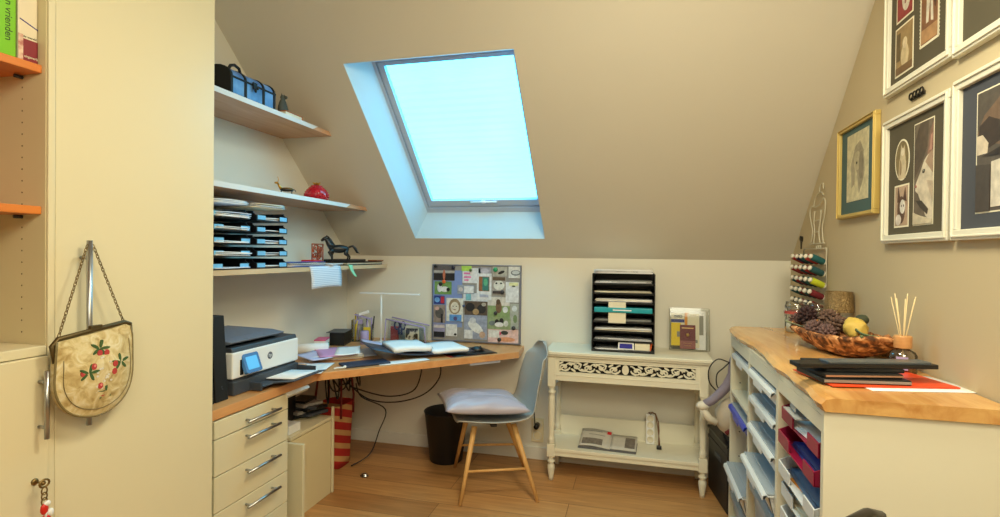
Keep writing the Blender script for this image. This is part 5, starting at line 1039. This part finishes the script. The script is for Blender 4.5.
# ------------------------------------------------------------------ right wall: frames, thread rack, wire ornament
WH = mat('cream_white_frame', (226, 222, 206), .4, var=.02); GF = mat('gilt_frame', (204, 178, 104), .4, .25, var=.06)
MATG = mat('olive_grey_mount', (84, 77, 60), .85, var=.03); MATB = mat('slate_blue_mount', (70, 73, 82), .85, var=.03); MATT = mat('teal_mount', (74, 100, 100), .85, var=.03)
def frame(label, y0, y1, z0, z1, fm, mm, wdt, pics, lift=.0):
    # wall frame facing -x. local: a = distance from far edge towards camera (photo left to right), b = height
    W, H = y1 - y0, z1 - z0; fr = thing('picture_frame', label, 'picture', (XR - .0005, y1, z0), 0, 'framed pictures on the right wall')
    mb = MB(); mb.M = facing((0, 0, 0), (0, -1, 0), (0, 0, 1))       # x->towards camera, y->up, z-> -x (into room)
    d = .022
    for (a0, a1, b0, b1) in ((0, W, 0, wdt), (0, W, H - wdt, H), (0, wdt, wdt, H - wdt), (W - wdt, W, wdt, H - wdt)): mb.box(a0, a1, b0, b1, 0, d, .0025)
    i_ = wdt - .006
    for (a0, a1, b0, b1) in ((i_ * .45, W - i_ * .45, i_ * .35, i_ * .55), (i_ * .45, W - i_ * .45, H - i_ * .55, H - i_ * .35), (i_ * .35, i_ * .55, i_ * .4, H - i_ * .4), (W - i_ * .55, W - i_ * .35, i_ * .4, H - i_ * .4)): mb.box(a0, a1, b0, b1, d - .001, d + .005, .001)
    mb.build('frame', fm, fr)
    mb = MB(); mb.M = facing((0, 0, 0), (0, -1, 0), (0, 0, 1)); mb.box(wdt * .8, W - wdt * .8, wdt * .8, H - wdt * .8, .004, .010); mb.build('mount', mm, fr)
    for p in pics:      # (a, b, w, h, base, shapes, border, kind)
        a_, b_, w_, h_, base, shapes, bord, kind = p
        mb = MB(); mats = [PAPER2, P4(base)]; mb.M = facing((0, 0, 0), (0, -1, 0), (0, 0, 1)) @ Matrix.Translation((a_, b_, .010))
        if kind == 'oval':
            mb.prism(ellipse(0, 0, w_ / 2, h_ / 2, 28), 0, .0008); mb.mi = 1; mb.prism(ellipse(0, 0, w_ / 2 - bord, h_ / 2 - bord, 28), .0008, .0011)
        else:
            mb.box(-w_ / 2, w_ / 2, -h_ / 2, h_ / 2, 0, .0008); mb.mi = 1; mb.box(-w_ / 2 + bord, w_ / 2 - bord, -h_ / 2 + bord, h_ / 2 - bord, .0008, .0011)
        if kind == 'stamp':
            mb.mi = 0
            for k in range(int(h_ / .012)):
                for s_ in (-1, 1): mb.prism(ellipse(s_ * w_ / 2, -h_ / 2 + .006 + k * .012, .0035, .0035, 8), 0, .0008)
        iw, ih = w_ - 2 * bord, h_ - 2 * bord
        for i2, s_ in enumerate(shapes):
            m2 = P4(s_[5])
            if m2 not in mats: mats.append(m2)
            mb.mi = mats.index(m2)
            if s_[0] == 'e': pts = ellipse(s_[1] * iw, s_[2] * ih, s_[3] * iw, s_[4] * ih, 20, s_[6] if len(s_) > 6 else 0)
            elif s_[0] == 'p': pts = [(q_[0] * iw, q_[1] * ih) for q_ in s_[1]]
            else: pts = [(s_[1] * iw + sx_ * s_[3] * iw, s_[2] * ih + sy_ * s_[4] * ih) for sx_, sy_ in ((-1, -1), (1, -1), (1, 1), (-1, 1))]
            pts = [(max(-iw / 2, min(iw / 2, q0)), max(-ih / 2, min(ih / 2, q1))) for q0, q1 in pts]
            mb.prism(pts, .0009, .0013 + .0002 * i2)
        mb.build('picture', mats, fr)
    return fr
DKc, MD, LT, SEP = (54, 48, 44), (122, 108, 94), (206, 198, 184), (150, 132, 108)
def P_(pts, c): return ('p', pts, 0, 0, 0, c)
catsit = [P_([(-.28, -.5), (.30, -.5), (.32, -.1), (.22, .15), (.2, .38), (.12, .3), (0, .32), (-.08, .42), (-.12, .2), (-.2, -.05)], (196, 180, 150)), ('e', .05, .2, .14, .10, (216, 204, 182)), ('e', -.1, -.2, .08, .2, (150, 130, 100))]
frame('white frame with three cat photos, one oval, lower row left on the right wall', 1.853, 2.293, 1.453, 1.905, WH, MATG, .030, [
    (.130, .292, .105, .145, (124, 108, 72), catsit, .006, 'oval'), (.130, .130, .105, .150, (176, 150, 128), [('e', .0, -.1, .3, .35, (92, 66, 52)), ('e', .1, -.02, .2, .18, (222, 212, 204)), ('e', .02, 0, .03, .03, DKc), ('e', .2, 0, .03, .03, DKc), P_([(-.25, .5), (-.05, .15), (-.3, .1)], (84, 58, 46)), P_([(.3, .45), (.15, .15), (.4, .1)], (84, 58, 46)), ('e', -.2, -.35, .2, .14, (214, 204, 196))], .006, 'r'),
    (.275, .225, .125, .340, (104, 92, 78), [P_([(-.5, .5), (.25, .5), (.2, .25), (-.1, .1), (-.5, -.05)], (84, 72, 60)), P_([(-.5, .3), (-.2, .5), (-.4, .5)], (112, 100, 84)), P_([(.5, .24), (.3, .18), (.05, .12), (-.18, .0), (-.40, -.10), (-.42, -.16), (-.25, -.20), (-.1, -.28), (.15, -.42), (.5, -.5)], (206, 194, 174)), P_([(.5, .22), (.3, .17), (.12, .10), (.5, -.02)], (168, 142, 120)), P_([(.5, -.1), (.2, -.08), (.5, -.3)], (186, 168, 146)), P_([(.22, .16), (.34, .38), (.5, .46), (.5, .20)], (136, 104, 88)), P_([(.33, .2), (.40, .34), (.48, .36), (.46, .2)], (182, 136, 120)), ('e', .04, .015, .07, .018, (70, 62, 56), .5), ('e', .05, .02, .03, .008, (150, 160, 150)), ('e', -.38, -.12, .05, .015, (150, 100, 92)), P_([(-.36, -.26), (-.05, -.27), (.3, -.36), (.26, -.41), (-.1, -.34)], (62, 54, 46)), P_([(-.5, -.5), (-.5, -.38), (-.1, -.42), (.5, -.46), (.5, -.5)], (196, 184, 160))], .004, 'r')])
frame('white frame with cat photos and a stamp-edged picture, upper left', 1.853, 2.293, 1.995, 2.447, WH, MATG, .030, [
    (.130, .325, .120, .160, (140, 44, 44), [('e', .1, -.05, .28, .32, LT), ('e', .05, -.15, .06, .05, (140, 90, 86)), ('e', 0, .05, .04, .04, DKc), ('e', .2, .05, .04, .04, DKc)], .006, 'r'), (.130, .140, .130, .175, (146, 122, 82), [('e', .05, -.15, .24, .26, (196, 178, 142)), ('e', .05, .12, .14, .12, (206, 190, 160)), ('r', -.35, .1, .12, .3, (96, 80, 52)), ('r', 0, -.42, .5, .08, (112, 84, 54))], .006, 'r'),
    (.295, .260, .115, .330, (126, 84, 56), [P_([(-.2, -.3), (-.15, .1), (-.2, .35), (.1, .45), (.3, .3), (.2, -.1), (.25, -.32), (.1, -.3), (.05, 0), (-.05, -.3)], LT), ('r', 0, -.42, .5, .07, (170, 130, 90)), ('e', .35, .1, .12, .3, (86, 52, 36))], .008, 'stamp')])
frame('white frame with one large cat photo on a blue-grey mount, lower right', 1.395, 1.838, 1.453, 1.915, WH, MATB, .030, [
    (.225, .235, .255, .330, (84, 76, 68), [P_([(-.5, .16), (-.38, .30), (-.1, .42), (.2, .48), (.5, .4), (.5, .0), (.1, -.02), (-.3, .06)], (112, 90, 72)), P_([(-.46, .22), (-.30, .28), (-.12, .22), (-.08, .06), (-.3, .02), (-.48, .08)], (58, 46, 38)), P_([(-.5, .14), (-.40, .14), (-.30, .06), (-.32, -.02), (-.5, -.02)], (202, 188, 168)), P_([(-.1, .36), (.05, .40), (.12, .24), (-.02, .2)], (196, 172, 146)), ('e', .1, .13, .14, .10, (74, 58, 48)), ('e', -.02, .12, .03, .02, (190, 180, 150)), P_([(-.4, -.04), (.0, .02), (.5, -.02), (.5, -.08), (-.1, -.06)], (46, 38, 32)), P_([(-.24, -.10), (.5, -.06), (.5, -.47), (-.24, -.47)], (206, 198, 184)), P_([(-.05, -.12), (.1, -.10), (.2, -.25), (.12, -.36), (-.02, -.28)], (128, 114, 98)), ('e', .34, -.16, .16, .12, (70, 58, 48)), P_([(-.5, -.1), (-.26, -.12), (-.26, -.5), (-.5, -.5)], (66, 58, 52))], .004, 'r')])
frame('white frame with a pale drawing on a dark mount, upper right', 1.395, 1.845, 1.985, 2.44, WH, MATG, .030, [
    (.245, .27, .26, .30, (104, 104, 92), [('e', .15, -.25, .4, .18, (198, 190, 168)), ('e', .1, -.22, .25, .08, (236, 230, 214)), ('e', -.1, .2, .2, .14, (140, 132, 114))], .004, 'r')])
frame('small gilt frame with a pencil drawing of a dog on a teal mount', 2.362, 2.752, 1.572, 1.975, GF, MATT, .018, [
    (.195, .215, .225, .290, (206, 198, 164), [P_([(-.25, -.3), (-.3, .05), (-.1, .3), (.12, .36), (.28, .2), (.34, -.1), (.25, -.25), (.1, -.4), (.0, -.1), (-.1, .0), (-.12, -.25)], (160, 152, 130)), ('e', 0, .08, .16, .14, (186, 178, 148)), ('e', .18, 0, .10, .2, (136, 128, 110)), ('e', -.02, .05, .03, .02, DKc)], .0, 'r')])
# little wrought hook rail above the lower frame
hk = thing('wall_hook', 'small dark curly metal hook on the wall between the white frames', 'hook', (XR - .0005, 2.08, 1.945))
mb = MB(); mb.box(-.006, 0, -.045, .045, -.006, .006, .002)
for k in range(4): y = -.034 + .023 * k; mb.tube([(-.008, y + .011 * math.cos(t), .008 + .011 * math.sin(t)) for t in [2 * PI * j / 10 for j in range(10)]], .003, 5, True)
mb.build('hook', mat('wrought_iron', (40, 36, 30), .5, .6), hk)
# thread rack
tkr = thing('thread_rack', 'wire rack holding rows of thread reels on the right wall near the corner', 'rack', (XR - .001, 3.15, 1.115))
mb = MB()
WIRE = mat('white_wire', (206, 200, 178), .45)
mb.tube([(-.01, -.235, 0), (-.01, -.235, .33), (-.01, .13, .33), (-.01, .13, 0)], .0035, closed=True)
for k in range(5): z = .02 + .060 * k; mb.tube([(-.01, -.235, z + .0), (-.01, .16, z + .0)], .002)
mb.tube([(-.01, .16, 0), (-.01, .16, .27)], .003)
mb.build('frame', WIRE, tkr)
REEL = mat('reel_white', (226, 220, 206), .5)
tcs = [(122, 28, 40), (40, 48, 84), (150, 40, 48), (34, 78, 84), (110, 26, 36), (52, 60, 96), (176, 60, 60), (30, 92, 96), (44, 60, 70), (190, 200, 40)]
proto = None; rr = random.Random(2); reels = {}
for row in range(5):
    for c in range(5):
        yy = 2.935 + .078 * c + .01 * (row % 2); zz_ = 1.135 + .058 * row + .006
        ci = (row * 4 + c * 7 + (c * c)) % 9
        if row == 2 and c == 0: ci = 9
        if ci not in reels:
            t_ = thing('thread_reel', 'x', 'thread reel', (XR - .012, yy, zz_)); t_.rotation_euler = (R(18), R(-66), 0)
            mb = MB(); mb.lathe([(.014, .008), (.0165, .014), (.0165, .072), (.014, .078)], seg=12); mb.build('thread', mat('thread_%d_%d_%d' % tcs[ci], tcs[ci], .8, var=.1, scale=200), t_)
            mb = MB(); mb.lathe([(0, 0), (.015, 0), (.014, .008), (.009, .009), (.009, .077), (.0125, .078), (.011, .086), (.005, .088), (0, .088)], seg=10); mb.build('spool', REEL, t_); reels[ci] = t_; r_ = t_
        else: r_ = dup(reels[ci], (XR - .012, yy, zz_))
        cn_ = {0: 'wine red', 1: 'navy', 2: 'crimson', 3: 'petrol', 4: 'dark red', 5: 'slate blue', 6: 'brick red', 7: 'teal', 8: 'dark grey', 9: 'lime yellow'}[ci]
        r_['label'] = f"{cn_} thread reel, {('lowest','second','third','fourth','top')[row]} row of the wall rack, {('nearest the lamp','next to nearest the lamp','middle one','second from the corner','nearest the corner')[c]}"; r_['group'] = 'thread reels on the wall rack'
# wire dress form ornament
df = thing('wire_ornament', 'cream wire dress-form ornament hanging above the thread rack', 'ornament', (XR - .012, 3.06, 1.47))
mb = MB()
def wl_(pts, r=.0032): mb.tube(sm([(0, -y, z) for y, z in pts], 4), r, 6)
wl_([(-.10, .0), (-.07, .06), (-.10, .12), (-.12, .17), (-.09, .20), (-.03, .19), (.04, .20), (.09, .225), (.12, .20), (.11, .14), (.08, .08), (.10, .0)]); wl_([(-.05, .0), (-.04, .06), (-.05, .12), (-.04, .17)]); wl_([(.05, .0), (.03, .06), (.05, .12), (.06, .17)])
wl_([(-.12, .0), (.12, .0)]); wl_([(-.06, .19), (-.03, .24), (.05, .26), (.09, .24)]); wl_([(.03, .255), (.04, .29), (.08, .30), (.09, .27)]); wl_([(-.03, .06), (.03, .06)]); wl_([(-.05, .12), (.05, .12)], .0025)
for k in range(8): wl_([(.0 + .01 * math.cos(k) + .03 * (k % 3), -.01), (.0 + .03 * (k % 3), -.03)], .002)
mb.build('wire', WIRE, df)
ks = thing('scissors', 'small dark embroidery scissors hanging left of the wire ornament on the right wall', 'scissors', (XR - .004, 3.36, 1.475))
mb = MB(); mb.tube([(0, .012 + .012 * math.cos(t), .03 + .014 * math.sin(t)) for t in [2 * PI * k / 12 for k in range(12)]], .003, closed=True); mb.tube([(0, -.014 + .012 * math.cos(t), .026 + .014 * math.sin(t)) for t in [2 * PI * k / 12 for k in range(12)]], .003, closed=True); mb.tube([(0, .006, .016), (0, .0, -.03)], .003); mb.tube([(0, -.008, .014), (0, .002, -.03)], .003); mb.build('blades', mat('dark_steel', (70, 66, 62), .4, .8), ks)

# ------------------------------------------------------------------ between console and cabinet: crates, vacuum
ct = thing('plastic_crate', 'black lidded box on the floor between console and cabinet, lower of two', 'crate', (.615, 3.27, 0), R(8), 'black boxes beside the cabinet')
mb = MB(); mb.box(-.15, .15, -.17, .20, 0, .36, .006); mb.box(-.154, .154, -.174, .204, .30, .32, .003); mb.build('box', mat('black_crate', (34, 33, 34), .5), ct)
mb = MB(); mb.box(-.155, -.149, -.06, .06, .24, .27, .003); mb.box(-.05, .05, -.178, -.17, .24, .27, .003); mb.build('handle', GREYD, ct)
mb = MB(); mb.box(-.158, .158, -.178, .208, .36, .375, .004); mb.build('lid', BLACKP, ct)
sk = MB(); sk.grid(lambda u, v: Vector((.11 * math.cos(2 * PI * u) * (1 - .2 * v) + .008 * math.sin(9 * u * PI), .14 * math.sin(2 * PI * u) * (1 - .2 * v), .001 + .17 * v)), 28, 6, closed_u=True, thick=.004); sk.mi = 1; sk.ball((0, 0, .13), .09, (1.1, 1.3, .7), 3, .25, 6)
o = sk.build('fabric_bag', [mat('dark_grey_fabric', (58, 58, 62), .8, bump=.3, bscale=60), mat('crumpled_ivory_cloth', (206, 196, 178), .8, bump=.5, bscale=20)], None, (.595, 3.22, .3765)); tag(o, 'dark fabric bag stuffed with ivory cloth on the black box', 'bag')
# lilac vacuum hose / garment draped
va = thing('vacuum_cleaner', 'lilac-grey vacuum hose with a white nozzle leaning beside the console', 'vacuum cleaner', (.53, 3.13, .60))
mb = MB(); pts = [(-.155, .0, -.02), (-.12, .0, .0), (-.08, .0, .04), (-.04, .0, .09), (-.01, .0, .15), (.0, .0, .22), (.02, .0, .28), (.07, .02, .30)]
mb.tube(pts, .03, 12, rad=[.022, .024, .026, .028, .03, .034, .036, .03]); mb.build('hose', mat('lilac_grey_plastic', (140, 132, 152), .5, bump=.3, bscale=50), va)
mb = MB(); mb.ball((-.165, 0, -.03), .036, (1, .8, .7), 2, .2, 3); mb.tube([(-.17, 0, -.04), (-.13, .01, -.10), (-.09, .01, -.12)], .02, 8); mb.build('nozzle', mat('cream_nozzle', (220, 214, 200), .5), va)
mb = MB(); mb.tube(sm([(-.01, 0, .28), (-.02, -.01, .22), (-.09, -.01, .235), (-.135, -.01, .18), (-.13, 0, .10), (-.08, 0, .045)]), .0035); mb.tube(sm([(-.01, 0, .24), (-.06, -.01, .19), (-.095, -.01, .15), (-.09, 0, .08), (-.05, 0, .06)]), .0035); mb.build('cord', BLACKP, va)
mb = MB(); mb.ball((.0, .03, -.09), .085, (1.1, .9, 1.3), 3, .12, 3); mb.build('body', mat('ivory_grey_body', (196, 188, 176), .5, var=.15, scale=12), va)
mb = MB(); mb.tube([(.02, -.045, -.05), (.0, -.05, -.12), (-.05, -.045, -.16)], .012, 8); mb.ball((.05, -.04, -.04), .02, (1, .6, 1.4)); mb.build('strap', mat('dusky_red', (120, 44, 52), .6), va)

# ------------------------------------------------------------------ foreground: chair back tip at the lower edge
fcx = thing('side_chair', 'dark rounded chair back rim showing at the bottom edge in front of the cabinet', 'chair', (.41, 1.17, 0), R(50))
mb = MB(); mb.tube([(-.19, 0, 0), (-.19, 0, .62), (-.180, 0, .80), (-.15, 0, .855), (-.08, 0, .880), (0, 0, .885), (.08, 0, .880), (.15, 0, .855), (.180, 0, .80), (.19, 0, .62), (.19, 0, 0)], .011, 8); mb.build('back_frame', BLACKP, fcx)
mb = MB(); mb.box(-.175, .175, -.006, .006, .60, .80, .004); mb.build('backrest', GREYD, fcx)
mb = MB(); mb.box(-.19, .19, -.40, -.01, .43, .46, .01); mb.build('seat', GREYD, fcx)
for x in (-.18, .18): mb = MB(); mb.cyl((x, -.38, 0), (x, -.38, .43), .011); mb.build('leg', BLACKP, fcx)
